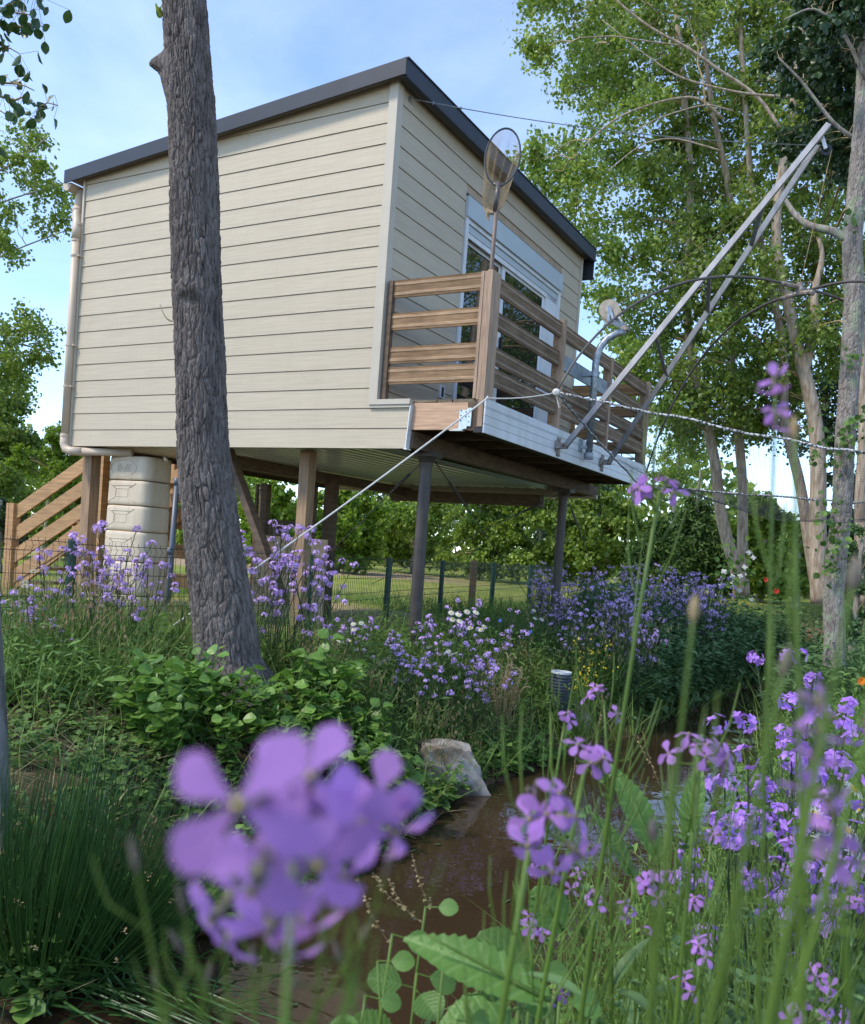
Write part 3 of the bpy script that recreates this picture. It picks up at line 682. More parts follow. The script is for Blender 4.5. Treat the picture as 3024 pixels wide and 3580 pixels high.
# stairs on the low end, sloped boards between two posts
st = hobj('staircase', MB().bar((-5.55, .62, -1.60), (-3.86, .62, -.62), .04, .20).bar((-5.55, 1.5, -1.60), (-3.86, 1.5, -.62), .04, .20), MT['stairwood'], cabin)
A3 = lambda *v: np.array(v); slope = (.655-.147)/(5.518-4.527)
for i, zz in enumerate((-.655, -.925, -1.19, -1.44)):
    for yv in (.60, 1.55):
        a = np.array((-5.56, yv, zz-.10)); b = a + np.array((1.62, 0, 1.62*slope)); x_e = min(-3.30, -5.56 + (-.10 - a[2])/slope); b = a + A3(x_e - a[0], 0, (x_e - a[0])*slope); hobj('stair_rail_board', MB().bar(a, b, .024, .155, up=(0, 0, 1)), MT['stairwood'], st)
for (x0, x1) in ((-5.64, -5.595), (-5.585, -5.50)):
    for yv in (.60, 1.55): hobj('stair_post', MB().box((x0, yv-.05, -1.76), (x1, yv+.05, -.62)), MT['stairwood'], st)
for yv in (.55, 1.6): hobj('stair_post', MB().box((-3.99, yv-.045, -1.76), (-3.91, yv+.045, .10)), MT['stairwood'], st)
for i in range(8):
    x0 = -5.4 + i*.20; z0 = -1.58 + i*.185; hobj('step', MB().box((x0, .65, z0), (x0+.26, 1.47, z0+.035)), MT['stairwood'], st)
# ------------------------------------------------------------------ things fixed to or leaning on the cabin
def hthing(name, label, cat, base, group=None): return thing(name, label, cat, group=group, M=HM @ Matrix.Translation(Vector(base)))
A = np.array
# boom of two aluminium bars hinged on the white edge
apex = A((3.085, 2.22, 3.165)); pa = A((1.13, 1.508, .238)); pb = A((1.13, 2.80, .242))
bm = hthing('net_boom', 'A-shaped aluminium boom hinged on the white balcony edge with a pulley at its tip', 'boom', (1.04, 2.2, .24))
up = norm(np.cross(apex - pa, pb - pa))
e1, e2 = apex + A((0, -.02, 0)), pb + (apex - pb)*.955 + A((0, .03, 0))
hobj('bar', MB().bar(pa, e1, .036, .05, up=up), MT['alu'], bm); hobj('bar', MB().bar(pb, e2, .032, .05, up=up), MT['alu'], bm)
for t in (.345, .55, .75):
    hobj('cross_brace', MB().bar(pa + (e1-pa)*(t+.01) - up*.002, pb + (e2-pb)*(t-.035) - up*.002, .012, .04, up=up), MT['alu'], bm)
for p in (pa, pb):
    m = MB(); m.box((1.033, p[1]-.012+.04, p[2]-.09), (1.043, p[1]+.10, p[2]+.085)); m.box((1.043, p[1]-.03, p[2]-.025), (1.15, p[1]-.022, p[2]+.025)).box((1.043, p[1]+.022, p[2]-.025), (1.15, p[1]+.03, p[2]+.025)).box((1.043, p[1]-.02, p[2]-.05), (1.05, p[1]+.05, p[2]+.05))
    m.lathe([(.012, -.04), (.012, .04), (0, .04)], p, axis=(0, 1, 0), sides=8, m=1)
    hobj('hinge_bracket', m, [MT['rust'], MT['galv']], bm)
pc = A((3.075, 2.26, 2.965))
w = hobj('pulley', MB().lathe([(.022, -.014), (.05, -.014), (.04, -.004), (.04, .004), (.05, .014), (.022, .014)], pc, axis=(.35, -.94, 0), sides=20), MT['black'], bm, smooth=False)
hobj('pulley_strap', MB().bar(apex + A((-.06, -.01, -.05)), pc + A((.0, -.04, 0)), .03, .012, up=(0, 1, 0)), MT['pvc'], bm)
# winch post: bent galvanised pipe with a cable reel
wp = hthing('winch_post', 'bent galvanised pipe clamped outside the balcony carrying a cable reel', 'winch post', (1.04, 2.2, .28))
px, py = 1.105, 2.23
hobj('pipe', MB().tube([(px, py, .215), (px, py, 1.16), (px+.005, py+.004, 1.24), (px+.03, py+.02, 1.33), (px+.085, py+.05, 1.415), (px+.16, py+.09, 1.47), (px+.235, py+.13, 1.508)], .036, 18), MT['galv'], wp, smooth=True)
for z_ in (1.05,):
    hobj('clamp', MB().lathe([(.036, -.028), (.046, -.028), (.046, .028), (.036, .028)], (px, py, z_), sides=16).box((px-.13, py-.02, z_-.02), (px-.03, py+.02, z_+.02)).box((px-.05, py-.06, z_-.022), (px-.01, py+.06, z_+.022)), MT['galv'], wp)
hobj('foot_bracket', MB().lathe([(.036, -.02), (.05, -.02), (.05, .03), (.036, .03)], (px, py, .235), sides=16).box((1.034, py-.12, .27), (1.046, py-.03, .39)).box((1.046, py-.09, .30), (px, py-.06, .33)).lathe([(.0, -.018), (.05, -.018), (.05, -.012), (0, -.012)], (px, py, .22), sides=16), MT['galv'], wp)
rc = A((1.19, 2.26, 1.70)); ax_ = norm(A((.25, -1, 0)))
rl = hobj('reel_disc', MB().lathe([(.018, -.004), (.098, -.004), (.10, 0), (.098, .004), (.018, .004)], rc, axis=ax_, sides=36), MT['reel'], wp)
hobj('reel_disc', MB().lathe([(.018, -.004), (.098, -.004), (.10, 0), (.098, .004), (.018, .004)], rc - ax_*.13 + A((.02, 0, -.02)), axis=ax_, sides=36), MT['reel'], wp)
hobj('reel_hub', MB().lathe([(.001, -.12), (.03, -.12), (.045, -.06), (.03, .0), (.03, .012), (.001, .012)], rc, axis=ax_, sides=18), MT['rope'], wp)
hobj('reel_arm', MB().bar(rc + ax_*.02 + A((0, 0, .03)), rc + ax_*.02 + A((.0, 0, -.12)), .028, .012, up=ax_).bar(rc + ax_*.02 + A((-.0, 0, -.11)), A((px+.225, py+.12, 1.535)), .045, .012, up=ax_).bar(rc - ax_*.15 + A((.02, 0, .02)), A((px+.225, py+.15, 1.535)), .045, .012, up=ax_).bar(rc + ax_*.025 + A((.0, 0, .02)), rc + ax_*.025 + A((.06, 0, -.13)), .024, .01, up=ax_), MT['galv'], wp)
hobj('reel_bolt', MB().lathe([(.0, -.03), (.02, -.03), (.02, .03), (0, .03)], (px+.23, py+.125, 1.53), sides=8).box((px+.2, py+.09, 1.50), (px+.27, py+.16, 1.545)), MT['rust'], wp)
# hauling line: reel -> boom tip -> hub of the lift net
hub = A((2.955, 2.24, 1.745))
m = MB(); tipw = pc + A((.045, 0, .0))
m.tube(curve(rc + A((.02, .06, .03)), pc + A((-.04, .0, .03)), -.06, 10), .0022, 5); m.tube([tipw, hub + A((0, 0, .05))], .0034, 5)
solo('hauling_line', m, MT['twig'], 'thin grey line running over the boom pulley down to the crossed rods', 'rope', tuple(hw(tipw)), frame=HM)
# lift net: four bowed rods, roped edge, fine mesh
c1 = wh(at(1945*K, 1372*K, 7.0)); c2 = wh(at(2246*K, 1700*K, 9.8))
c4 = wh(at(3640*K, 1700*K, 5.9)); c3 = wh(at(3370*K, 1772*K, 8.9))
ln = hthing('lift_net', 'square lift net hung from four bowed dark rods above the stream', 'lift net', tuple(hub))
def bow(a, b, n=22, h=.55):
    t = np.linspace(0, 1, n)[:, None]; out = b - a; hz = out*A((1, 1, 0)); v = out*A((0, 0, 1))
    return a + hz*(np.sin(t*math.pi/2)**1.0*.55 + t*.45) + v*(1 - np.cos(t*math.pi/2))*.75 + v*.25*t**2 + A((0, 0, .05))*np.sin(t*math.pi*1.0)
for c in (c1, c2, c3, c4):
    d = norm((c - hub)*A((1, 1, 0)))
    hobj('rod', MB().tube(bow(hub + d*.12 + A((0, 0, .02 if c is c1 or c is c3 else -.03)), c), np.linspace(.0125, .0095, 22), 8), MT['rod'], ln, smooth=True)
m = MB()
for c, dz in ((c1, .02), (c2, -.03)):
    d = norm((c - hub)*A((1, 1, 0))); m.tube([hub - d*.16 + A((0, 0, dz-.03)), hub + A((0, 0, dz)), hub + d*.22 + A((0, 0, dz))], .021, 8)
m.lathe([(.0, -.05), (.03, -.05), (.03, .06), (0, .06)], hub, sides=10)
hobj('hub', m, MT['rust'], ln)
def rope(a, b, sag, r, n=26, wob=.006, sides=6):
    return MB().tube(curve(a, b, sag, n, wob=wob), r, sides)
hobj('edge_rope', rope(c1, c4, -.02, .0105), MT['ropeblack'], ln, smooth=True); hobj('edge_rope', rope(c1, c2, -.03, .0105), MT['ropeblack'], ln, smooth=True)
hobj('edge_rope', rope(c2, c3, -.02, .012), MT['ropeblack'], ln, smooth=True); hobj('edge_rope', rope(c3, c4, -.02, .012), MT['ropeblack'], ln, smooth=True)
hobj('knot', MB().lathe([(.0, -.035), (.028, -.02), (.034, 0), (.028, .02), (0, .035)], c1, axis=norm(c2-c1), sides=8).tube([c1, c1+A((.01, 0, -.05)), c1+A((.03, .01, -.12))], .005, 5), MT['rope'], ln)
m = MB(); nn = 92
def netp(s, t):
    P = c1*(1-s)*(1-t) + c2*s*(1-t) + c4*(1-s)*t + c3*s*t
    return P + A((0, 0, -1))*(.42*np.sin(s*math.pi)*np.sin(t*math.pi) + .02*np.sin(s*23)*np.sin(t*17))
def ribbon(m, P, r):
    n = len(P); V = np.concatenate([P + A((r, 0, 0)), P + A((-r, 0, r)), P + A((0, r, -r))]); i = np.arange(n-1)
    Q = np.concatenate([np.stack([a*n+i, b*n+i, b*n+i+1, a*n+i+1], 1) for a, b in ((0, 1), (1, 2), (2, 0))]); m.add(V, Q)
tt = np.linspace(0, 1, 26)
for i in range(1, nn):
    ribbon(m, A([netp(i/nn, t) for t in tt]), .0006); ribbon(m, A([netp(t, i/nn) for t in tt]), .0006)
hobj('netting', m, MT['netcord'], ln)['kind'] = 'stuff'
# landing net leaning in the corner of the railing
ld = hthing('landing_net', 'long handled landing net with an oval hoop standing in the railing corner', 'landing net', (.93, .10, .42))
rcn = A((.966, .10, 2.327)); rx = A((cy_, sy_, 0)); back = A((-sy_, cy_, 0)); rz_ = norm(A((.02, 0, 1.0)))
rz_ = norm(rz_ + rx*.06)
th = np.linspace(0, 2*math.pi, 41)[:-1]
ring = lambda t, s=1: rcn + s*(.137*np.sin(t)[:, None]*rx + .236*np.cos(t)[:, None]*rz_ + .03*(np.cos(t)[:, None])*back)
m = MB(); Rg = ring(np.linspace(0, 2*math.pi, 41)); m.tube(Rg, .0075, 7, cap=False); hobj('hoop', m, MT['netcord'], ld, smooth=True)
tail = rcn + A((0, 0, -.41)) - rx*.075 + back*.10
def bag(t, s):
    R_ = ring(t, 1.0); T_ = tail + .018*np.sin(t)[:, None]*rx + .018*np.cos(t)[:, None]*back
    P = R_*(1-s) + T_*s + back*(.14*math.sin(s*math.pi)) + A((0, 0, -.05))*math.sin(s*math.pi)
    return P + rx*(.012*np.sin(t*9 + 3*s)*math.sin(s*math.pi))[:, None]
m = MB(); sv = np.linspace(0, 1, 18)
for t in np.linspace(0, 2*math.pi, 110)[:-1]: ribbon(m, np.concatenate([bag(A([t]), s) for s in sv]), .0008)
tv = np.linspace(0, 2*math.pi, 40)
for s in np.linspace(.01, .99, 60): ribbon(m, bag(tv, s), .0008)
nb = hobj('net_bag', m, MT['beigenet'], ld); nb['kind'] = 'stuff'
hobj('net_bag_tip', MB().tube([tail, tail + A((-.005, 0, -.03)), tail + A((.01, 0, -.06))], [.022, .014, .004], 6), MT['beigenet'], ld)
hobj('handle', MB().tube([Rg[20] + A((0, 0, .01)), A((.945, .09, 1.43)), A((.925, .085, .415))], .0165, 10), MT['pole'], ld, smooth=True)
hobj('socket', MB().tube([Rg[20] + A((0, 0, .02)), Rg[20] + A((-.012, 0, -.20))], [.021, .020], 10).tube([Rg[18], Rg[20] + A((0, 0, -.01)), Rg[22]], .012, 6), MT['rod'], ld, smooth=True)
# ropes and cable
m = MB(); cor = A((1.045, -.012, .402)); g0 = wh(on_z(262, 1338, .57)); m.tube(curve(c1, cor, -.02, 10), .0052, 6); m.tube(curve(cor, g0, -.03, 24), .0078, 6)
m.lathe([(.0, -.02), (.014, 0), (0, .02)], cor, sides=6)
solo('guy_rope', m, MT['rope'], 'taut white rope from the balcony corner down to the grass left of the trunk', 'rope', tuple(hw(g0)), frame=HM)
m = MB(); k0 = A((.03, .153, 2.979)); k1 = wh(at(1752, 297, 8.5)); m.tube(curve(k0, k1, -.10, 26), .0042, 5)
m.tube([A((.0, .153, 2.98)), k0], .008, 6); m.lathe([(.010, -.006), (.022, -.006), (.022, .006), (.010, .006)], k0, axis=(0, 1, 0), sides=10)
for f in (.045, .10): m.lathe([(0, -.02), (.012, 0), (0, .02)], k0 + (k1-k0)*f + A((0, 0, -.40*f*(1-f))), sides=6)
solo('steel_cable', m, MT['galv'], 'thin steel cable stretched from an eye bolt under the roof corner to the trees', 'cable', tuple(hw(k0)), frame=HM)
# rain tank under the low end
tk = hthing('rain_tank', 'beige moulded rain tank of stacked bulging tiers under the cabin', 'rain tank', (-3.05, .45, -1.75))
TX0, TX1, TY0, TY1 = -3.47, -2.82, .14, .56
def tank_tier(z0, z1, tap):
    m = MB(); rows = []; R = .12
    def outl(ins, cor_=R):
        pts = []
        for cx, cy0, a0 in ((TX1-cor_, TY0+cor_, -90), (TX1-cor_, TY1-cor_, 0), (TX0+cor_, TY1-cor_, 90), (TX0+cor_, TY0+cor_, 180)):
            for q in range(7):
                a = math.radians(a0 + q*15); pts.append((cx + (cor_-ins)*math.cos(a), cy0 + (cor_-ins)*math.sin(a)))
        return pts
    prof = [(z0, .016), (z0+.004, .007), (z0+.012, .002), (z0+.04, 0), (z1-.04, 0), (z1-.012, .002), (z1-.004, .007), (z1, .016)]
    for z_, ins in prof: rows.append([(x_, y_, z_) for x_, y_ in outl(ins + tap*(z_ + 1.8))])
    n = len(rows[0]); V = [p for r in rows for p in r]
    Q = [(i*n+j, i*n+(j+1) % n, (i+1)*n+(j+1) % n, (i+1)*n+j) for i in range(len(prof)-1) for j in range(n)]
    T = [((len(prof)-1)*n, (len(prof)-1)*n+i, (len(prof)-1)*n+i+1) for i in range(1, n-1)]
    return m.add(V, Q, T)
TZ = [(-1.95, -1.46), (-1.45, -1.16), (-1.15, -.87), (-.86, -.58), (-.57, -.335), (-.325, -.075)]
TZ = [(-1.90, -1.513), (-1.505, -1.168), (-1.16, -.853), (-.845, -.588), (-.58, -.328), (-.32, -.075)]
for i, (z0, z1) in enumerate(TZ):
    o = hobj('tier', tank_tier(z0, z1, .012), MT['tank'], tk, smooth=True)
    m = MB(); zc = (z0+z1)/2; yy = TY0 + .012*(zc+1.8) - .001
    cxx = (TX0+TX1)/2 - .04
    def bead(pts, r=.0035): m.tube([(px_, yy, pz_) for px_, pz_ in pts], r, 6)
    if i < 5:
        w_, h_, W_, H_ = .09, .042, .20, .10
        bead([(cxx-w_, zc-h_), (cxx+w_, zc-h_), (cxx+w_, zc+h_), (cxx-w_, zc+h_), (cxx-w_, zc-h_)])
        for sx in (-1, 1):
            for sz in (-1, 1): bead([(cxx+sx*w_*1.15, zc+sz*h_*1.15), (cxx+sx*W_, zc+sz*H_)])
        bead([(cxx-W_*.8, zc+H_*.75), (cxx+W_*.8, zc+H_*.75)])
    else:
        t = np.linspace(0, 2*math.pi, 33); bead([(cxx+.19*math.cos(q), zc+.085*math.sin(q)) for q in t])
    hobj('embossing', m, MT['tank'], o, smooth=True)
# embossed word on the top tier
cu = bpy.data.curves.new('word', 'FONT'); cu.body = 'Belli'; cu.size = .115; cu.extrude = .002; cu.align_x = 'CENTER'; cu.align_y = 'CENTER'; cu.shear = .2; cu.resolution_u = 3
to = bpy.data.objects.new('word', cu); COL.objects.link(to); bpy.context.view_layer.update()
dg = bpy.context.evaluated_depsgraph_get(); me = bpy.data.meshes.new_from_object(to.evaluated_get(dg)); bpy.data.objects.remove(to)
TMx = Matrix.Translation(((TX0+TX1)/2 - .04, TY0 + .0165, -.2)) @ Matrix.Rotation(math.pi/2, 4, 'X')
me.transform(WM[tk.name].inverted() @ HM @ TMx); me.materials.clear(); me.materials.append(MT['tank'])
to = bpy.data.objects.new('embossed_word', me); COL.objects.link(to); to.parent = tk
m = MB().tube([(-2.75, .3, -.07), (-2.55, .12, -.10), (-2.46, .05, -.13)], .018, 8); hobj('overflow_hose', m, MT['beigenet'], tk)
solo('drain_pipe', MB().tube([(-2.37, .12, -.30), (-2.385, .10, -1.95)], .0275, 12).lathe([(.0275, 0), (.034, 0), (.034, .07), (.0275, .07)], (-2.383, .10, -1.05), sides=12).lathe([(.0275, 0), (.034, 0), (.034, .07), (.0275, .07)], (-2.37, .12, -.36), sides=12), MT['greypipe'], 'upright dark grey plastic pipe beside the beige rain tank', 'pipe', tuple(hw((-2.385, .1, -1.75))), frame=HM, smooth=True)
sc_ = hthing('board_screen', 'low screen of spaced honey coloured boards behind the rain tank', 'screen', (-3.6, 1.6, -1.75))
for z0 in (-.79, -1.14, -1.50, -1.86): hobj('board', MB().box((-4.3, 1.58, z0), (-2.95, 1.605, z0+.165)), MT['stairwood'], sc_)
for x0 in (-4.2, -3.55, -3.0): hobj('post', MB().box((x0-.04, 1.61, -1.95), (x0+.04, 1.69, -.60)), MT['stairwood'], sc_)
pl = hthing('plywood_wall', 'bare plywood panel standing between the timber posts under the cabin', 'panel', (-2.4, 2.05, -1.75))
hobj('sheet', MB().box((-2.98, 2.03, -1.95), (-2.42, 2.05, -.79)), MT['ply'], pl); hobj('sheet', MB().box((-2.412, 2.03, -1.95), (-1.90, 2.05, -.79)), MT['ply'], pl)
# step ladder under the cabin
slp = thing('step_ladder', 'black tubular step ladder standing behind the wire fence', 'step ladder', (-.64, 9.2, .55))
def P_(x_, y_, z_): return A((-.64 + x_, 9.2 + y_, z_))
hobj('frame', MB().tube([P_(-.155, .14, .5), P_(-.13, -.02, 1.05), P_(-.115, -.02, 1.53), P_(-.10, -.02, 1.57), P_(-.07, -.02, 1.585), P_(.07, -.02, 1.585), P_(.10, -.02, 1.57), P_(.115, -.02, 1.53), P_(.13, -.02, 1.05), P_(.155, .14, .5)], .012, 8), MT['black'], slp, smooth=True)
hobj('rear_frame', MB().tube([P_(-.13, .30, .5), P_(-.12, .02, 1.07), P_(.12, .02, 1.07), P_(.13, .30, .5)], .011, 8), MT['black'], slp, smooth=True)
hobj('step', MB().box(P_(-.13, -.13, 1.04), P_(.13, .07, 1.065)), MT['greypipe'], slp); hobj('step', MB().box(P_(-.14, -.2, .80), P_(.14, -.02, .825)), MT['black'], slp)
# wire fence
fn = thing('wire_fence', 'dark green welded wire fence passing behind the violet flowers and under the cabin', 'fence', (-1.17, 8.3, .56))
FP = [(-4.13, 4.5), (-2.65, 6.4), (-1.17, 8.3), (-.52, 10.3), (.13, 12.3), (1.02, 14.7), (1.9, 17.0), (2.8, 19.4)]
for i, (x_, y_) in enumerate(FP):
    r = .034 if i < 5 else .04
    zt = 1.39 - .012*i
    if i in (3, 5): pass
    obj('post', MB().lathe([(.0, zt), (r, zt), (r, .35)], (x_, y_, 0), sides=14), MT['fencegreen'], fn, smooth=False)
for i in range(len(FP)-1):
    a, b = A((*FP[i], 0)), A((*FP[i+1], 0)); L = np.linalg.norm(b - a); d = (b-a)/L; nrm = A((d[1], -d[0], 0)); m = MB()
    n = int(L/.05); zt = 1.355 - .012*i; zb = .50; r = .0022 if i < 3 else .003
    for k in range(1, n):
        p = a + d*(k*.05)
        P = A([p + (0, 0, zt+.025), p + (0, 0, zt), p + nrm*.03 + (0, 0, zt-.035), p + (0, 0, zt-.07), p + (0, 0, .95), p + nrm*.03 + (0, 0, .92), p + (0, 0, .885), p + (0, 0, zb)])
        m.tube(P, r, 3, cap=False)
    for z_ in (zt, zt-.07, 1.12, .955, .88, .72): m.tube([a + (0, 0, z_), b + (0, 0, z_)], r*1.15, 4, cap=False)
    hobj_ = obj('wire_panel', m, MT['wire'], fn); hobj_['kind'] = 'stuff'
solo('wooden_stake', MB().box((-.055, -.055, 0), (.055, .055, .95)), MT['darkwood'], 'square brown wooden stake between two green fence posts', 'stake', tuple(at(957, 1285, 14.5)[:2]) + (.40,), frame=Matrix.Translation(Vector((*at(957, 1285, 14.5)[:2], .40))))
# stones, culvert, bricks
def rock(name, base, size, seed, mk, label, rz=0, lean=(0, 0), mb2=None):
    rs = np.random.RandomState(seed); n = 26; u = np.linspace(-1, 1, n); m = MB(); faces = []
    ph = rs.rand(6, 4)*6.28; fr = rs.rand(6, 3)*3 + 1.0
    def shape(P):
        Q_ = P/np.max(np.abs(P), axis=1, keepdims=True); S = norm(P); B = Q_*.74 + S*.34
        nz_ = sum(np.sin(B @ fr[k]*(1.6**k)*1.2 + ph[k, 0])*.030/(1.2**k) for k in range(6)); B = B*(1 + nz_)[:, None]
        z_ = (B[:, 2]+1)/2; B[:, 0] = B[:, 0]*(1 - .42*z_) + lean[0]*z_; B[:, 1] = B[:, 1]*(1 - .35*z_) + lean[1]*z_
        return B
    for ax in range(3):
        for sg in (-1, 1):
            a, b = np.meshgrid(u, u); P = np.zeros((n*n, 3)); P[:, ax] = sg; P[:, (ax+1) % 3] = a.ravel(); P[:, (ax+2) % 3] = b.ravel()
            i = (np.arange(n-1)[:, None]*n + np.arange(n-1)[None]).ravel(); q = np.stack([i, i+1, i+n+1, i+n], 1)
            m.add(shape(P)*A(size)/2, q if sg > 0 else q[:, ::-1])
    F = Matrix.Translation(Vector(base)) @ Matrix.Rotation(rz, 4, 'Z')
    return solo(name, m, MT[mk], label, 'stone', tuple(base), frame=F, smooth=True)
rock('stone', (.20, 5.45, .09), (.50, .36, .38), 3, 'stone', 'pale wedge shaped limestone block at the edge of the brown water', .3, (-.16, .1))
rock('stone', (.06, 5.30, .06), (.16, .2, .24), 8, 'stonebrown', 'small tan stone against the left side of the pale block', .7)
rock('stone', (1.33, 7.35, .12), (.20, .22, .34), 5, 'stonebrown', 'tan upright stone on the far bank below the ribbed pipe', .2, (-.1, 0))
rock('stone', (-.62, 4.9, .30), (.16, .2, .24), 12, 'barkgrey', 'weathered grey stone among the shoots right of the big trunk', .2)
m = MB(); pr = [(.078, 0)]
for i in range(15): pr += [(.078, i*.025), (.09, i*.025+.005), (.09, i*.025+.014), (.078, i*.025+.019)]
m.lathe(pr + [(.07, .38), (.07, .1)], (0, 0, 0), sides=24)
m.lathe([(.079, .38), (.086, .385), (.086, .40), (.07, .40), (.07, .38)], (0, 0, 0), sides=24, m=1)
cv = at(1143, 1395, 7.25); solo('ribbed_pipe', m, [MT['culvert'], MT['pvc']], 'upright blue grey ribbed pipe end poking out of the bank', 'pipe', (cv[0], cv[1], .16), frame=Matrix.Translation((cv[0], cv[1], .16)))
bb = thing('brick_border', 'curved border of red bricks round a mulched bed beyond the stream', 'flower bed', (5.6, 13.9, gz(5.6, 13.9)))
for i in range(16):
    a = math.radians(200 + i*10); q = A((5.75 + 1.0*math.cos(a), 14.6 + .95*math.sin(a))); z0 = gz(*q)
    d = A((-math.sin(a), math.cos(a), 0)); c = A((q[0], q[1], z0 + .05 + .015*rnd.random()))
    obj('brick', MB().bar(c - d*.085, c + d*.085, .10, .12 + .02*rnd.random()), MT['brick'], bb)
m = MB(); th_ = np.linspace(0, 2*math.pi, 29)[:-1]
ctr = A((5.75, 14.6, gz(5.75, 14.6) + .13)); V = [ctr] + [A((5.75 + .95*math.cos(t), 14.6 + .9*math.sin(t), gz(5.75 + .95*math.cos(t), 14.6 + .9*math.sin(t)) + .06)) for t in th_]
m.add(V, None, [(0, i+1, (i+1) % 28 + 1) for i in range(28)]); obj('mulch', m, MT['mulch'], bb)
# ------------------------------------------------------------------ trees
def cells(x, y, nx, ny, rs):
    """periodic-in-x cellular noise: distance gap F2-F1 and a random value per cell"""
    jx, jy, jr = rs.rand(ny+4, nx), rs.rand(ny+4, nx), rs.rand(ny+4, nx)
    ix, iy = np.floor(x).astype(int), np.floor(y).astype(int)
    F1 = np.full(x.shape, 9.); F2 = np.full(x.shape, 9.); R = np.zeros(x.shape)
    for a in (-1, 0, 1):
        for b in (-1, 0, 1):
            cx, cy = (ix + a) % nx, np.clip(iy + b, 0, ny+3)
            d = np.hypot(ix + a + jx[cy, cx] - x, iy + b + jy[cy, cx] - y)
            n1 = d < F1; F2 = np.where(n1, F1, np.minimum(F2, d)); R = np.where(n1, jr[cy, cx], R); F1 = np.where(n1, d, F1)
    return F2 - F1, R
def bark_trunk(C, R, nu, nz, cw, ch, disp, seed, extra=None):
    """trunk surface with raised bark plates; C centres, R radii"""
    rs = np.random.RandomState(seed); C = np.asarray(C, float); s = np.concatenate([[0], np.cumsum(np.linalg.norm(np.diff(C, axis=0), axis=1))])
    t = np.linspace(0, s[-1], nz); Cc = np.stack([np.interp(t, s, C[:, k]) for k in range(3)], 1); Rr = np.interp(t, s, R)
    for _ in range(int(nz*.04)):
        Cc[1:-1] = .25*Cc[:-2] + .5*Cc[1:-1] + .25*Cc[2:]; Rr[1:-1] = .25*Rr[:-2] + .5*Rr[1:-1] + .25*Rr[2:]
    th = np.arange(nu)*2*math.pi/nu; T, Z = np.meshgrid(th, t)
    NX = int(round(2*math.pi*np.mean(R)/cw)); NY = int(t[-1]/ch) + 2
    w1 = .5*np.sin(3*T + 9*Z + 1) + .4*np.sin(5*T - 14*Z) + .3*np.sin(11*T + 31*Z); w2 = .5*np.sin(4*T + 17*Z) + .35*np.sin(9*T - 41*Z + 2)
    g1, r1 = cells((T/(2*math.pi)*NX + .35*w1) % NX, Z/ch + .3*w2 + 1, NX, NY, rs)
    g2, r2 = cells((T/(2*math.pi)*NX*3 + .5*w2) % (NX*3), Z/ch*2.6 + .4*w1 + 1, NX*3, int(NY*2.6)+3, rs)
    h = np.clip(g1/.30, 0, 1)**.7*(.6 + .6*r1) + .38*np.clip(g2/.35, 0, 1)*(.4 + .8*r2) + .12*rs.rand(*g1.shape)
    rad = Rr[:, None]*(1 + .03*np.sin(2*T + 2.1*Z) + .025*np.sin(3*T - 3.3*Z)) + disp*(h - .6)
    if extra is not None: rad = rad + extra(T, t[:, None], Rr[:, None])
    P = Cc[:, None, :] + rad[..., None]*np.stack([np.cos(T), np.sin(T), np.zeros_like(T)], -1)
    i = np.arange(nz-1)[:, None]*nu; j = np.arange(nu)[None]; k = (j+1) % nu
    m = MB(); m.add(P.reshape(-1, 3), np.stack([i+j, i+k, i+nu+k, i+nu+j], -1).reshape(-1, 4)); return m
def px_path(pts, d):
    return np.array([at(x_, y_, d if np.isscalar(d) else d[i]) for i, (x_, y_) in enumerate(pts)])
TD = 5.35
tc_ = [(515, 1475), (492, 1400), (466, 1340), (454, 1232), (437, 1122), (419, 980), (412, 890), (408, 700), (401, 560), (395, 350), (389, 200), (377, 0), (370, -180), (352, -520)]
tw_ = [190, 150, 122, 118, 111, 108, 102, 97, 94, 90, 88, 85, 80, 66]
C = px_path(tc_, TD); Rt = np.array(tw_)/2*TD/(FOC*K)
def lumps(T, z_, R_):
    # T is measured from +x; the camera looks along +y, so -x is the left silhouette
    def knob(a0, z0, sa, sz, h): return h*np.exp(-(np.angle(np.exp(1j*(T - a0)))/sa)**2 - ((z_ - z0)/sz)**2)
    L = 0
    L = L + knob(math.pi, ZK[0], .33, .05, .085) + knob(math.pi, ZK[0]-.10, .55, .10, .03)
    L = L + knob(-1.7, ZK[1], .6, .05, .022) + knob(-1.7, ZK[1]-.06, .35, .04, -.02)
    for a0 in (.2, 1.5, 2.9, -1.3, -2.3): L = L + .055*np.exp(-z_/.22)*np.exp(-(np.angle(np.exp(1j*(T - a0)))/.35)**2)
    return L
sl_ = np.concatenate([[0], np.cumsum(np.linalg.norm(np.diff(C, axis=0), axis=1))])
zk = lambda y_: np.interp(-y_, [-p[1] for p in tc_], sl_)
ZK = (zk(135), zk(605))
tr = thing('leaning_tree', 'big grey tree trunk with deeply furrowed bark standing before the cabin wall', 'tree', tuple(C[1]))
obj('trunk', bark_trunk(C, Rt, 250, 640, .027, .135, .013, 4, lumps), MT['bark'], tr, smooth=False)
def sprig(parent, base, tip, n, L, mk, name='leafy_twig', rs=RS, droop=.6):
    m = MB(); P = curve(base, tip, -.03, 6); m.tube(P, np.linspace(.004, .0015, 6), 4, m=1)
    k = rs.randint(1, 6, n); D = norm(rdir(n, rs) + A((0, 0, -droop))); m.stamp(ROUND, frames(D, rdir(n, rs)), P[k], L*(.7 + .6*rs.rand(n)))
    return obj(name, m, [MT[mk], MT['twig']], parent)
sprig(tr, C[11] + A((-.12, 0, .02)), at(318, 22, TD), 3, .055, 'lv_poplar'); sprig(tr, at(352, 655, TD-.1), at(326, 620, TD-.1), 1, .012, 'lv_straw')

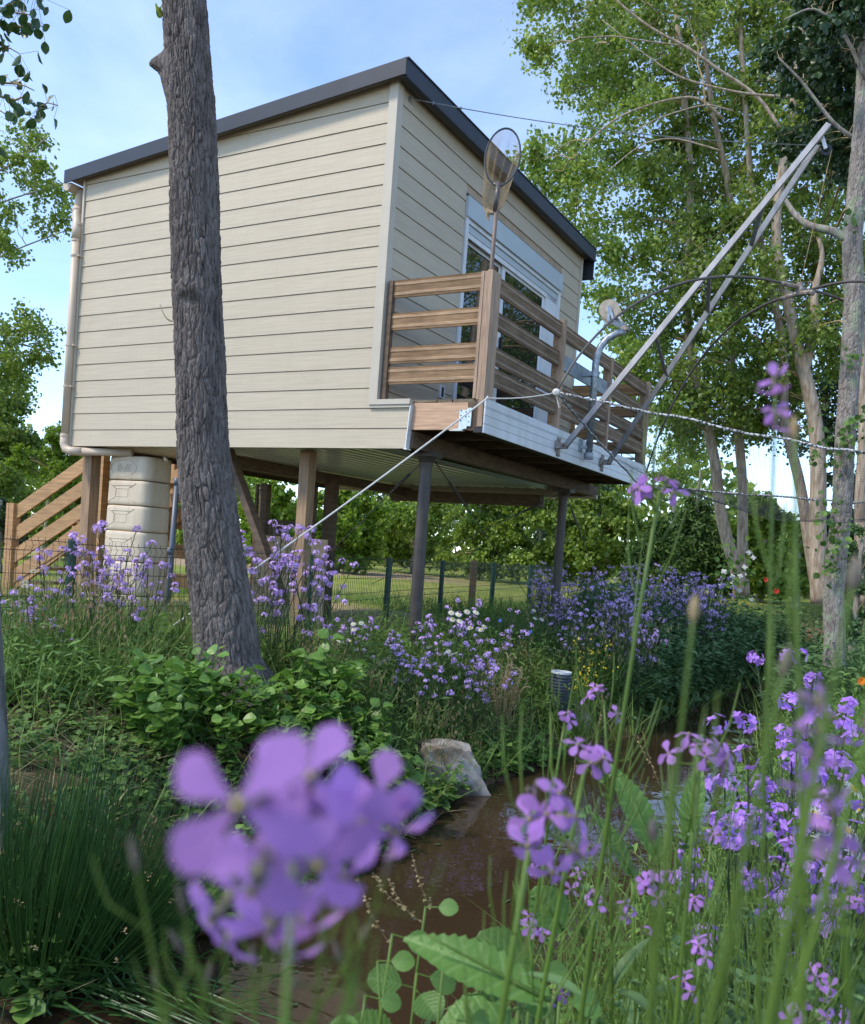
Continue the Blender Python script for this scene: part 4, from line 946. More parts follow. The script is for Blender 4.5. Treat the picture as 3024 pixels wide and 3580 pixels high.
def crown(m, tm, blobs, anchors, n_leaf, L, rs, tmpl=DIAMOND, twigs=7, up=.5, fl=.8, br=.02):
    """leaf clusters with their branches: blobs (centre, radius); anchors = points on trunk or limbs"""
    anchors = np.asarray(anchors)
    for c, r in blobs:
        dd = np.linalg.norm((anchors - c)*A((1, 1, 1.0)) + A((0, 0, .5))*0, axis=1) + np.maximum(0, anchors[:, 2] - c[2] + .2)*1.5
        a = anchors[np.argmin(dd)]; P = curve(a, c, .06*np.linalg.norm(c - a), 7, wob=.03*r + .01, rs=rs)
        rr = min(.055, br*(.35 + .25*np.linalg.norm(c-a))); tm.tube(P, np.linspace(rr, rr*.35, 7), 5, cap=False)
        ends = c + rdir(twigs, rs)*r*(.55 + .45*rs.rand(twigs, 1))*A((1, 1, .8))
        LP = []
        for e in ends:
            Q_ = curve(P[5] if rs.rand() < .5 else c, e, .05*r, 5, wob=.03*r, rs=rs); tm.tube(Q_, np.linspace(rr*.38, rr*.12, 5), 3, cap=False); LP.append(Q_[2:])
        LP = np.concatenate(LP); n = int(n_leaf*(.7 + .6*rs.rand()))
        p = LP[rs.randint(0, len(LP), n)] + rs.normal(size=(n, 3))*r*.17
        D = norm(rdir(n, rs) + A((0, 0, -.35))); U = norm(rdir(n, rs)*.9 + A((0, 0, up)))
        s_ = L*(.65 + .7*rs.rand(n)); m.stamp(tmpl, frames(D, U), p, np.stack([s_*fl, s_, s_], 1))
def in_poly(poly, n, rs, sp):
    poly = A(poly); lo, hi = poly.min(0), poly.max(0); out = []
    while len(out) < n:
        q = lo + rs.rand(400, 2)*(hi - lo); q = q[inside(q, poly)]
        for p in q:
            if len(out) < n and all((p[0]-o[0])**2 + (p[1]-o[1])**2 > sp*sp for o in out): out.append(tuple(p))
        sp *= .93
    return out
def tree(name, label, trunk, rad, limbs, blobs, mk, bk, nl, L, seed, group=None, tmpl=DIAMOND, br=.02, twigs=7, cat='tree', sides=12, up=.5, fl=.8):
    rs = np.random.RandomState(seed); base = trunk[0]
    t = thing(name, label, cat, tuple(base), group=group)
    m = MB(); m.tube(trunk, rad, sides)
    obj('trunk', m, MT[bk], t, smooth=True)
    anc = [trunk[int(len(trunk)*.3):]]
    for P, r in limbs:
        obj('limb', MB().tube(P, r, 8), MT[bk], t, smooth=True); anc.append(P[1:])
    m, tm = MB(), MB(); crown(m, tm, blobs, np.concatenate(anc), nl, L, rs, tmpl, twigs, up, fl, br)
    if tm.n:
        o = obj('branches', tm, MT['twig' if bk != 'bark' else 'barkgrey'], t, smooth=True); o['kind'] = 'stuff'
    if m.n:
        o = obj('crown', m, MT[mk], t); o['kind'] = 'stuff'
    return t
def smooth_path(P, n=40):
    P = np.asarray(P, float); s = np.linspace(0, 1, len(P)); t = np.linspace(0, 1, n); Q_ = np.stack([np.interp(t, s, P[:, k]) for k in range(3)], 1)
    for _ in range(4): Q_[1:-1] = .25*Q_[:-2] + .5*Q_[1:-1] + .25*Q_[2:]
    return Q_
def z6(l): return [((1900 + x_*.63719)*K, (1000 + y_*.63719)*K) for x_, y_ in l]
def z3(l): return [((1800 + x_*.69388)*K, y_*.69388*K) for x_, y_ in l]
def trk(l, d, w0, w1, n=40):
    P = smooth_path(px_path(l, d), n); return P, np.linspace(w0, w1, n)/2*d/(FOC*K)
# the poplars right of the cabin
POLY = [(1072, -40), (1764, -40), (1764, 640), (1690, 760), (1600, 740), (1500, 690), (1420, 720), (1330, 800), (1245, 650), (1195, 570), (1205, 480), (1125, 410), (1075, 350), (1085, 300), (1190, 270), (1140, 180), (1150, 130), (1082, 125), (1112, 60)]
rs = np.random.RandomState(21)
cen = in_poly(POLY, 175, rs, 40)
cen += in_poly([(1230, 640), (1345, 790), (1500, 700), (1620, 760), (1620, 860), (1520, 900), (1440, 860), (1390, 900), (1340, 850), (1270, 760)], 34, rs, 34)
BL = [(at(x_, y_, d_), r_) for (x_, y_), d_, r_ in zip(cen, 14.5 + 4*rs.rand(len(cen)), .42 + .30*rs.rand(len(cen)))]
T1 = trk(z6([(1095, 1700), (1060, 1560), (1000, 1380), (955, 1180), (955, 1010), (905, 800), (865, 630), (810, 400), (775, 150)]) + z3([(900, 900), (860, 620), (840, 300), (800, -50), (770, -300)]), 16.0, 27, 9)
T2 = trk(z6([(1100, 1700), (1090, 1520), (1092, 1350), (1095, 1120), (1078, 870), (1045, 620), (1025, 400), (1040, 150)]) + z3([(1100, 1050), (1050, 800), (1000, 600), (960, 300), (900, -200)]), 16.4, 24, 8)
T3 = trk(z6([(1510, 1720), (1490, 1600), (1450, 1380), (1420, 1120), (1350, 860), (1310, 700), (1330, 450), (1300, 200)]) + z3([(1200, 1100), (1180, 800), (1150, 400), (1120, -150)]), 15.2, 26, 8)
T4 = trk(z6([(1520, 1740), (1510, 1600), (1500, 1300), (1515, 1000), (1490, 700), (1430, 480), (1385, 300), (1345, 100)]) + z3([(1300, 1250), (1330, 900), (1420, 500), (1450, 0), (1470, -250)]), 14.6, 38, 10)
T5 = trk(z6([(1760, 1750), (1745, 1500), (1735, 1200), (1750, 950), (1760, 700)]) + [(1755, 700), (1745, 300), (1740, -100)], 12.5, 26, 14)
L4 = trk(z6([(1425, 470), (1470, 330), (1490, 150), (1480, 20)]) + z3([(1560, 1300), (1530, 1200)]), 14.6, 24, 8, 20)
big = trk(z3([(1330, 640), (1270, 540), (1190, 450), (1030, 360), (870, 230), (720, 170), (560, 50), (470, -40)]), 13.8, 8, 4, 24)
big2 = trk(z3([(1050, 600), (930, 480), (760, 500), (520, 580), (360, 720), (300, 800)]), 14.2, 6, 2, 24)
bigA = trk(z3([(1460, 490), (1200, 480), (1000, 440), (820, 390), (660, 280), (440, 100)]), 13.5, 6, 2, 24)
bigB = trk(z3([(1040, 760), (800, 690), (640, 720), (470, 860)]), 14.0, 4, 2, 20)
bigC = trk(z3([(1100, 560), (960, 520), (700, 600), (560, 690)]), 14.0, 4, 2, 20)
bigD = trk(z3([(880, 235), (640, 205), (500, 180), (330, 190)]), 13.9, 4, 2, 20)
pops = [('poplar_tree', 'poplar with the left leaning pale trunk of a close pair right of the cabin', T1, [big, big2, bigD]),
        ('poplar_tree', 'poplar with the upright right trunk of the close pair beyond the lift net', T2, [bigB, bigC]),
        ('poplar_tree', 'slim leaning poplar trunk just left of the thick forked one', T3, []),
        ('poplar_tree', 'thick poplar whose warm trunk forks under the hub of the lift net', T4, [L4, bigA]),
        ('poplar_tree', 'brown poplar trunk at the right edge behind the grey ivy-clad trunk', T5, [])]
def own(b):
    x_, y_, _d = depth_px(b[0]); best = [abs(x_ - xx) + rs.rand()*60 for xx in (1290, 1400, 1500, 1560, 1745)]
    return int(np.argmin(best))
ow = [own(b) for b in BL]
for i, (nm, lb, (P, r), lm_) in enumerate(pops):
    tree(nm, lb, P, r, lm_, [b for b, o in zip(BL, ow) if o == i], 'lv_poplar', 'barkwarm', 450, .082, 60+i, group='poplars right of the cabin', br=.022, twigs=9)
# grey trunk with ivy at the right edge
TRP = px_path(z6([(1595, 2090), (1600, 1950), (1590, 1700), (1605, 1500), (1640, 1200), (1655, 850), (1685, 420), (1705, 60)]) + [(1738, 500), (1755, 280), (1772, 0), (1790, -300)], 8.0)
TRR = np.array([42, 40, 37, 36, 36, 37, 38, 38, 35, 30, 26, 20])/2*8.0/(FOC*K)
gt = thing('ivy_clad_tree', 'pale grey leaning trunk with ivy tufts on the right bank', 'tree', tuple(TRP[0]))
obj('trunk', bark_trunk(TRP, TRR, 110, 420, .022, .07, .009, 9), MT['barkgrey'], gt)
lb1 = smooth_path(px_path([(1733, 490), (1700, 470), (1650, 462), (1622, 440), (1600, 405)], [8, 8.1, 8.2, 8.3, 8.4]), 20)
obj('limb', MB().tube(lb1, np.linspace(.045, .02, 20), 9), MT['barkgrey'], gt, smooth=True)
lb2 = smooth_path(px_path([(1755, 290), (1700, 255), (1640, 170), (1590, 120)], 8.1), 16); obj('limb', MB().tube(lb2, np.linspace(.022, .008, 16), 7), MT['barkgrey'], gt, smooth=True)
lb3 = smooth_path(px_path([(1765, 160), (1720, 60), (1660, 10), (1600, 40)], 7.9), 16); obj('limb', MB().tube(lb3, np.linspace(.02, .007, 16), 7), MT['barkgrey'], gt, smooth=True)
r2 = np.random.RandomState(5); m, tm = MB(), MB()
cb = in_poly([(1580, 90), (1640, 40), (1700, 60), (1764, 40), (1800, 200), (1770, 340), (1690, 350), (1630, 320), (1590, 200)], 40, r2, 24)
crown(m, tm, [(at(x_, y_, 8.3 + 1.0*r2.rand()), .20 + .15*r2.rand()) for x_, y_ in cb], np.concatenate([lb2, lb3]), 120, .058, r2, ROUND, 6, .4, .9, .01)
cb = in_poly([(1640, -40), (1764, -40), (1764, 60), (1650, 70)], 10, r2, 22)
crown(m, tm, [(at(x_, y_, 7.6 + r2.rand()), .2) for x_, y_ in cb], lb3, 110, .062, r2, ROUND, 6, .4, .9, .01)
obj('branches', tm, MT['twig'], gt, smooth=True)['kind'] = 'stuff'; obj('crown', m, MT['lv_dark'], gt)['kind'] = 'stuff'
for (x_, y_, n_, rr) in ((1722, 905, 60, .12), (1705, 1100, 46, .10), (1690, 1040, 22, .08), (1690, 1160, 26, .09), (1740, 440, 14, .07), (1735, 720, 16, .07), (1765, 880, 26, .1), (1660, 930, 12, .05)):
    m = MB(); p = at(x_, y_, 7.85) + r2.normal(size=(n_, 3))*rr*A((.8, .6, 1.0))
    m.stamp(ROUND, frames(norm(rdir(n_, r2) + A((0, -.4, -.3))), rdir(n_, r2) + A((0, -.8, .5))), p, .05*(.6 + .7*r2.rand(n_)))
    o = obj('ivy_tuft', m, MT['lv_weed'], gt); o['kind'] = 'stuff'
# thin sapling trunk at the left edge, overhanging leaves at the top left
sp_ = px_path([(12, 1960), (8, 1760), (0, 1560), (-8, 1380), (-20, 1200), (-30, 900), (-70, 400), (-110, -200)], 3.15)
lt = thing('young_alder', 'slim smooth grey trunk at the left edge with broad dark leaves overhead', 'tree', tuple(sp_[0]))
obj('trunk', MB().tube(smooth_path(sp_, 30), np.linspace(.034, .024, 30), 12), MT['barkbirch'], lt, smooth=True)
r3 = np.random.RandomState(3); m, tm = MB(), MB()
for base, tip, n, r_ in (((-120, 40), (60, 30), 60, 34), ((-120, 0), (75, -10), 60, 40), ((-100, 60), (40, 110), 22, 26), ((-60, 200), (118, 215), 26, 24), ((-60, 160), (70, 185), 14, 26), ((-60, 300), (20, 225), 8, 15), ((20, 60), (85, 55), 8, 14), ((-60, 320), (15, 318), 5, 12)):
    dd = 4.2 + .5*r3.rand(); P = curve(at(*base, dd), at(*tip, dd), .02, 9, wob=.012, rs=r3); tm.tube(P, np.linspace(.009, .0025, 9), 5, cap=False)
    k = r3.randint(2, 9, n); q = P[k] + r3.normal(size=(n, 3))*r_*dd/(FOC*K)*.75
    for a_, b_ in zip(P[k], q): tm.tube([a_, b_], .0012, 3, cap=False)
    m.stamp(ROUND, frames(norm(rdir(n, r3)*.7 + A((0, 0, -.8))), rdir(n, r3)), q, np.stack([.05*(.6+.6*r3.rand(n)), .058*(.6+.6*r3.rand(n)), .055*np.ones(n)], 1))
obj('branches', tm, MT['twig'], lt, smooth=True)['kind'] = 'stuff'; obj('crown', m, MT['lv_dark'], lt)['kind'] = 'stuff'
# trees beyond the left end of the cabin
r4 = np.random.RandomState(13)
def left_blobs(poly, n, d0, d1, r0, r1, sp): return [(at(x_, y_, d0 + (d1-d0)*r4.rand()), r0 + (r1-r0)*r4.rand()) for x_, y_ in in_poly(poly, n, r4, sp)]
P, r = trk([(-420, 1250), (-400, 800), (-380, 400), (-360, 0)], 14, 34, 14)
limbs = [trk(l, 14, 7, 2, 16) for l in ([(-395, 700), (-200, 520), (0, 410), (130, 375)], [(-390, 760), (-200, 640), (0, 520), (135, 470)], [(-385, 600), (-150, 420), (40, 330), (95, 280)], [(-395, 800), (-200, 760), (0, 690), (110, 720)])]
bl = left_blobs([(-200, 300), (20, 270), (95, 280), (90, 330), (130, 380), (140, 420), (110, 520), (10, 550), (-200, 560)], 44, 13, 15, .22, .4, 20) + left_blobs([(-200, 620), (40, 640), (130, 690), (110, 740), (60, 790), (-200, 860)], 50, 13, 15, .25, .45, 20)
tree('birch_tree', 'airy small leaved tree reaching in from the left beside the downpipe', P, r, limbs, bl, 'lv_hedge', 'barkgrey', 210, .065, 71, br=.012, twigs=8)
def bush(name, label, px0, py0, px1, py1, d, n, nl, L, mk, seed, group=None, bk='barkgrey', depth=None, shape='round', tm=DIAMOND):
    """a tree or tall shrub filling the photo box (px0,py0)-(px1,py1) at depth d, rooted in the ground"""
    rs = np.random.RandomState(seed); sc = d/(FOC*K); c = at((px0+px1)/2, (py0+py1)/2, d); w, h = (px1-px0)/2*sc, (py1-py0)/2*sc; dp = depth or w*.8
    g0 = A((c[0], c[1], gz(c[0], c[1]))); bl = []
    while len(bl) < n:
        v = rs.uniform(-1, 1, 3)
        if shape == 'cone':
            f = (1 - v[2])/2
            if np.hypot(v[0], v[1]) > f or rs.rand() > (.3 + f): continue
            r_ = .18*w + .22*w*f
        else:
            if np.linalg.norm(v) > 1: continue
            v = v*(.55 + .45*rs.rand()) if np.linalg.norm(v) < .5 else v
            r_ = (.22 + .14*rs.rand())*min(w, h)
        q = c + v*A((w, dp, h))*A((.88, .88, .88)); q[2] = max(q[2], g0[2] + .1); bl.append((q, r_))
        if shape != 'cone' and rs.rand() < .35: bl.append((A((q[0], q[1], g0[2] + .3 + .8*rs.rand())), r_))
    top = c + A((0, 0, h*.7)); trunk = curve(g0, top, 0, 12, wob=.05*w*.3, rs=rs)
    return tree(name, label, trunk, np.linspace(.035*w + .06, .02, 12), [], bl, mk, bk, nl, L, seed, group=group, br=.02, twigs=6, tmpl=tm)
bush('shrub', 'rounded yellow green shrub between the stair rail and the dark trees at left', 20, 850, 185, 1080, 18, 40, 260, .075, 'lv_lime', 101)
bush('dark_tree', 'dense green tree at the far left behind the yellow green shrub', -160, 690, 105, 1100, 21, 60, 280, .10, 'lv_hedge', 102)
bush('dark_tree', 'dark green shrub behind the wooden stair rail', 60, 985, 230, 1120, 21, 26, 200, .09, 'lv_hedge', 103)
bush('shrub', 'low dark shrub at the left edge behind the wire fence', -60, 1000, 60, 1130, 15, 22, 200, .07, 'lv_dark', 104)
hg = 'trees of the hedge beyond the lawn'
for i, (a, b, c_, d_, dd, mk, lb) in enumerate((
        (470, 930, 640, 1165, 26, 'lv_lime', 'bright lime green tree seen between the timber posts'),
        (600, 940, 790, 1165, 27, 'lv_lime', 'lime green drooping tree left of the near steel post'),
        (560, 1000, 760, 1170, 33, 'lv_hedge', 'green tree at the back of the gap left of the near steel post'),
        (740, 960, 960, 1160, 31, 'lv_hedge', 'mid green ivy-like tree right behind the near steel post'),
        (880, 940, 1080, 1170, 29, 'lv_hedge', 'broad green tree in the middle of the gap between the steel posts'),
        (1010, 950, 1200, 1170, 28, 'lv_hedge', 'green tree whose crown meets the far steel post'),
        (1120, 970, 1320, 1180, 27, 'lv_hedge', 'silvery green tree right of the far steel post'),
        (960, 880, 1260, 1120, 40, 'lv_dark', 'tall dark tree behind the hedge between and above the posts'),
        (640, 900, 960, 1120, 42, 'lv_dark', 'tall dark tree behind the hedge left of the near post'),
        (300, 960, 520, 1170, 30, 'lv_hedge', 'green tree behind the big trunk and the board screen'))):
    bush('hedge_tree', lb, a, b, c_, d_, dd, 46, 250, .135, mk, 110+i, hg, tm=DIAMOND)
cn = 'conifers behind the purple drift'
for i, (a, b, c_, d_, dd, n, lb) in enumerate(((1330, 915, 1510, 1200, 22, 70, 'tall pointed dark conifer behind the pair of poplar trunks'), (1270, 1010, 1400, 1200, 20, 50, 'shorter dark conifer left of the tall pointed one'), (1450, 960, 1610, 1210, 23, 60, 'dark conifer right of the poplar pair'))):
    bush('conifer', lb, a, b, c_, d_, dd, n, 210, .16, 'lv_conifer', 130+i, cn, shape='cone', tm=(np.array([(0,0,0),(.22,.5,.05),(0,1,-.15),(-.22,.5,.05)]), [], [(0,1,2),(0,2,3)]))
rg = 'shrubs behind the right hand trunks'
for i, (a, b, c_, d_, dd, mk, lb) in enumerate(((1480, 960, 1640, 1230, 20, 'lv_lime', 'sunlit yellow green shrub between the poplar trunks'), (1560, 1040, 1700, 1240, 18, 'lv_hedge', 'green shrub behind the slim leaning poplar'),
        (1640, 900, 1800, 1220, 19, 'lv_dark', 'dark shrub behind the ivy-clad trunk'), (1560, 640, 1800, 1000, 24, 'lv_dark', 'tall dark tree at the right edge behind the poplars'),
        (1700, 1060, 1800, 1330, 11, 'lv_blue', 'blue green shrub right of the ivy-clad trunk'), (1290, 780, 1480, 1010, 34, 'lv_hedge', 'distant tree low behind the lift net'))):
    bush('shrub', lb, a, b, c_, d_, dd, 40, 230, .10 if dd > 12 else .05, mk, 140+i, rg)
far = MB(); r5 = np.random.RandomState(77); n = 26000
ang = r5.uniform(-1.0, 1.0, n); dd = r5.uniform(48, 62, n); hh = r5.rand(n)**.8*(5.0 + 1.6*np.sin(ang*9) + 1.2*np.sin(ang*23+1))
pp = np.stack([np.sin(ang)*dd, np.cos(ang)*dd, .5 + hh], 1); far.stamp(DIAMOND, frames(rdir(n, r5), rdir(n, r5) + A((0, 0, .5))), pp, .55*(.6 + .6*r5.rand(n)))
obj('far_wood', far, MT['lv_hedge'], kind='stuff')
# the trees at the photographer's right and back, seen in the window and the water
for i, (x_, y_, h_, lb) in enumerate(((10.8, 15.3, 9, 'tall leafy tree out to the right mirrored in the sliding door'), (14.2, 19.5, 11, 'second tall leafy tree out to the right mirrored in the sliding door'), (13.5, 13.0, 8, 'lower leafy tree out to the right mirrored in the sliding door'))):
    rs = np.random.RandomState(200+i); z0 = gz(x_, y_); bl = []
    for k in range(60):
        v = rdir(1, rs)[0]*rs.rand()**.4; bl.append((A((x_, y_, z0 + h_*.62)) + v*A((2.4, 2.4, h_*.36)), .55 + .3*rs.rand()))
    tree('bankside_tree', lb, curve((x_, y_, z0), (x_+.3, y_, z0+h_*.9), 0, 14, wob=.05, rs=rs), np.linspace(.2, .04, 14), [], bl, 'lv_poplar', 'barkgrey', 200, .10, 210+i, br=.03)
# ------------------------------------------------------------------ undergrowth on the banks
RV = np.random.RandomState(31)
def left_bank(x, y):
    P = np.stack([x, y], 1); return (seg_dist(P, EL) < seg_dist(P, ER)) & ~inside(P, STREAM)
def scatter(n, box, cond=None, rs=RV):
    out = np.zeros((0, 2))
    while len(out) < n:
        q = np.stack([rs.uniform(box[0], box[1], n*2), rs.uniform(box[2], box[3], n*2)], 1)
        s = depth_px(np.c_[q, np.full(len(q), .8)]); k = (s[:, 2] > .3) & (s[:, 0] > -150) & (s[:, 0] < 1910) & (s[:, 1] < 2700)
        if cond is not None: k &= cond(q[:, 0], q[:, 1])
        out = np.concatenate([out, q[k]])
    q = out[:n]; return np.c_[q, ground_z(q[:, 0], q[:, 1])]
def dist_L(x, y): return seg_dist(np.stack([x, y], 1), EL)
def clear_sight(x, y):
    """keep tall growth off the trodden strip under the cabin"""
    h = wh(np.c_[x, y, np.zeros(len(x))]); return ~((h[:, 1] > .0) & (h[:, 0] < -.2) & (h[:, 0] > -5) & (h[:, 1] < 5))
def grass(name, P, h0, h1, mk, rs=RV, w=1.0, lean=.45):
    m = MB(); n = len(P); D = norm(np.c_[rs.normal(size=(n, 2))*lean, np.ones(n)]); L = h0 + (h1-h0)*rs.rand(n)**1.3
    T = blade_t([.030*w, .030*w, .022*w, .012*w, .001], .35, .2)
    m.stamp(T, frames(D, np.c_[rs.normal(size=(n, 2)), np.zeros(n)+.2]), P - A((0, 0, .01)), np.stack([np.minimum(L, .35)*(.7+.6*rs.rand(n)), L, L], 1))
    return obj(name, m, MT[mk], kind='stuff')
far_bank = lambda x, y: left_bank(x, y) & clear_sight(x, y)
grass('bank_grass', scatter(15000, (-4, 9, 2, 14), lambda x, y: far_bank(x, y) & (dist_L(x, y) > -.02) & (RV.rand(len(x)) < np.where((dist_L(x, y) < 1.7) & (x < -.3), .14, 1.0))), .12, .42, 'lv_grass')
grass('fence_grass', scatter(2400, (-4, 3, 5.0, 9), lambda x, y: far_bank(x, y) & (dist_L(x, y) > 1.4)), .25, .55, 'lv_grass', w=.8, lean=.3)
grass('near_grass', scatter(3500, (-1, 6, 1.2, 9), lambda x, y: ~left_bank(x, y) & ~inside(np.stack([x, y], 1), STREAM)), .2, .6, 'lv_grass', w=.8)
grass('dry_straw', scatter(2600, (-3.5, 1, 2.6, 5.6), lambda x, y: far_bank(x, y) & (dist_L(x, y) < 1.9)), .08, .26, 'lv_straw', w=.7, lean=1.6)
P = scatter(26000, (-16, 12, 11, 36), lambda x, y: left_bank(x, y) & (y + .25*x > 11.5) & ~((y > 24.2) & (y < 30.5) & (x < 2)))
grass('lawn_grass', P, .04, .10, 'lv_lawn', w=2.2, lean=.6)
def leafy(name, P, hmin, hmax, L0, L1, mk, k=7, tmpl=LANCE, rs=RV, flat=.5):
    """weeds: every point is a stem with k leaves along its height"""
    m, n = MB(), len(P); H = hmin + (hmax-hmin)*rs.rand(n); lean = rs.normal(size=(n, 2))*.16
    for i in range(k):
        f = (i + rs.rand(n))/k*.9 + .1; q = P + np.c_[lean*(H*f)[:, None], H*f]
        D = norm(np.c_[rs.normal(size=(n, 2)), flat*(rs.rand(n)-.45)]); L = (L0 + (L1-L0)*rs.rand(n))*(1.1 - .5*f)
        m.stamp(tmpl, frames(D, np.c_[rs.normal(size=(n, 2))*.35, np.ones(n)]), q, L)
    T = np.array([(-.5,0,0),(.5,0,0),(0,1,0)]); s_ = np.stack([np.full(n, .006), H, H], 1)
    m.stamp((T, [], [(0,1,2)]), frames(norm(np.c_[lean, np.ones(n)]), rdir(n, rs)), P, s_)
    o = obj(name, m, MT[mk], kind='stuff'); return o
# dark leafy weeds along the fence, left of the trunk and between trunk and posts
leafy('fence_weeds', scatter(1050, (-3.4, .6, 4.4, 6.5), lambda x, y: far_bank(x, y) & (dist_L(x, y) > 1.55)), .12, .38, .06, .12, 'lv_weed', 8)
leafy('bank_weeds', scatter(2600, (-1.0, 3.2, 4.2, 9.5), lambda x, y: far_bank(x, y) & (dist_L(x, y) > .25) & (x > -.7)), .16, .52, .04, .11, 'lv_weed', 7)
leafy('bank_ivy', scatter(900, (-2.6, .6, 2.6, 5.4), lambda x, y: far_bank(x, y) & (dist_L(x, y) < 1.75) & (np.sin(x*4+1)+np.sin(y*5)+.8*np.sin(x*9-y*7) > -.1)), .03, .12, .03, .065, 'lv_weed', 4, ROUND, flat=.2)
leafy('stream_bush', scatter(2300, (2.0, 6.2, 8.0, 13.2), lambda x, y: far_bank(x, y) & (dist_L(x, y) > .05) & (dist_L(x, y) < 2.6)), .3, .75, .06, .12, 'lv_blue', 9, OVATE)
leafy('meadow_weeds', scatter(2000, (-.2, 9.5, 7.5, 15), lambda x, y: far_bank(x, y) & (dist_L(x, y) > 1.3) & (x > 1.2) & (x > .17*y)), .25, .5, .05, .11, 'lv_weed', 6)
leafy('right_bank_weeds', scatter(1500, (3.2, 12, 7.5, 17), lambda x, y: ~left_bank(x, y) & ~inside(np.stack([x, y], 1), STREAM)), .3, .8, .08, .2, 'lv_blue', 7)
leafy('waterside_plants', scatter(1100, (-.4, 4, 1.2, 7), lambda x, y: ~left_bank(x, y) & ~inside(np.stack([x, y], 1), STREAM)), .2, .55, .05, .12, 'lv_weed', 6)
leafy('waterside_tufts', scatter(500, (-1.6, 1.2, 2.4, 6.6), lambda x, y: far_bank(x, y) & (dist_L(x, y) < .3) & (x > -1.2)), .05, .22, .03, .07, 'lv_weed', 6, ROUND)
# bits of leaf and straw floating on the water
m = MB(); n = 190; q = np.stack([RV.uniform(-1.6, 5.5, 3000), RV.uniform(1.8, 12, 3000)], 1); q = q[inside(q, STREAM)]; de = np.minimum(seg_dist(q, EL), seg_dist(q, ER)); q = q[RV.rand(len(q)) < np.where(de < .25, .8, .12)][:n]
m.stamp(DIAMOND, frames(np.c_[RV.normal(size=(len(q), 2)), np.zeros(len(q))], np.c_[RV.normal(size=(len(q), 2))*.05, np.ones(len(q))]), np.c_[q, np.full(len(q), .004)], np.stack([.03*RV.rand(len(q)), .02 + .05*RV.rand(len(q)), np.full(len(q), .01)], 1))
obj('floating_debris', m, MT['stemdark'], kind='stuff')
# lily pads
def pad(name, label, p, r, rz):
    m = MB(); a = np.radians(np.linspace(18, 342, 19)); V = [(0, 0, .002)] + [(r*math.cos(t), r*math.sin(t), .004 + .004*math.sin(3*t)) for t in a]
    m.add(V, None, [(0, i, i+1) for i in range(1, 19)]); return m
for i, (x_, y_, r) in enumerate(((1512, 1475, .13), (1498, 1492, .10), (1555, 1487, .12), (1540, 1468, .09), (1575, 1500, .12), (1620, 1478, .11), (1630, 1466, .10), (1640, 1417, .12), (1655, 1400, .10), (1665, 1420, .09), (1520, 1512, .11), (1600, 1520, .12), (1480, 1520, .10))):
    p = on_z(x_, y_, .006); solo('lily_pad', pad('', '', p, r, 0), MT['lily'], 'round green lily pad floating on the far water of the stream', 'lily pad', tuple(p), 'lily pads on the stream', frame=Matrix.Translation(Vector(p)) @ Matrix.Rotation(i*1.7, 4, 'Z'))
p = on_z(1605, 1430, .0); m = MB()
for k in range(2):
    n = 9; th = np.arange(n)*2*math.pi/n + k*.35; m.stamp(PETAL, frames(np.stack([np.cos(th)*(.8-.3*k), np.sin(th)*(.8-.3*k), np.full(n, .6+.5*k)], 1)), np.repeat([[0, 0, .03]], n, 0), np.full(n, .075), m=0)
m.lathe([(0, .03), (.02, .05), (0, .08)], (0, 0, 0), sides=8, m=1); m.tube([(0, 0, -.05), (0, 0, .04)], .008, 5, m=1)
solo('water_lily', m, [MT['white'], MT['orange']], 'small pale water lily with an orange heart on the far water', 'water lily', tuple(p), frame=Matrix.Translation(Vector(p)))

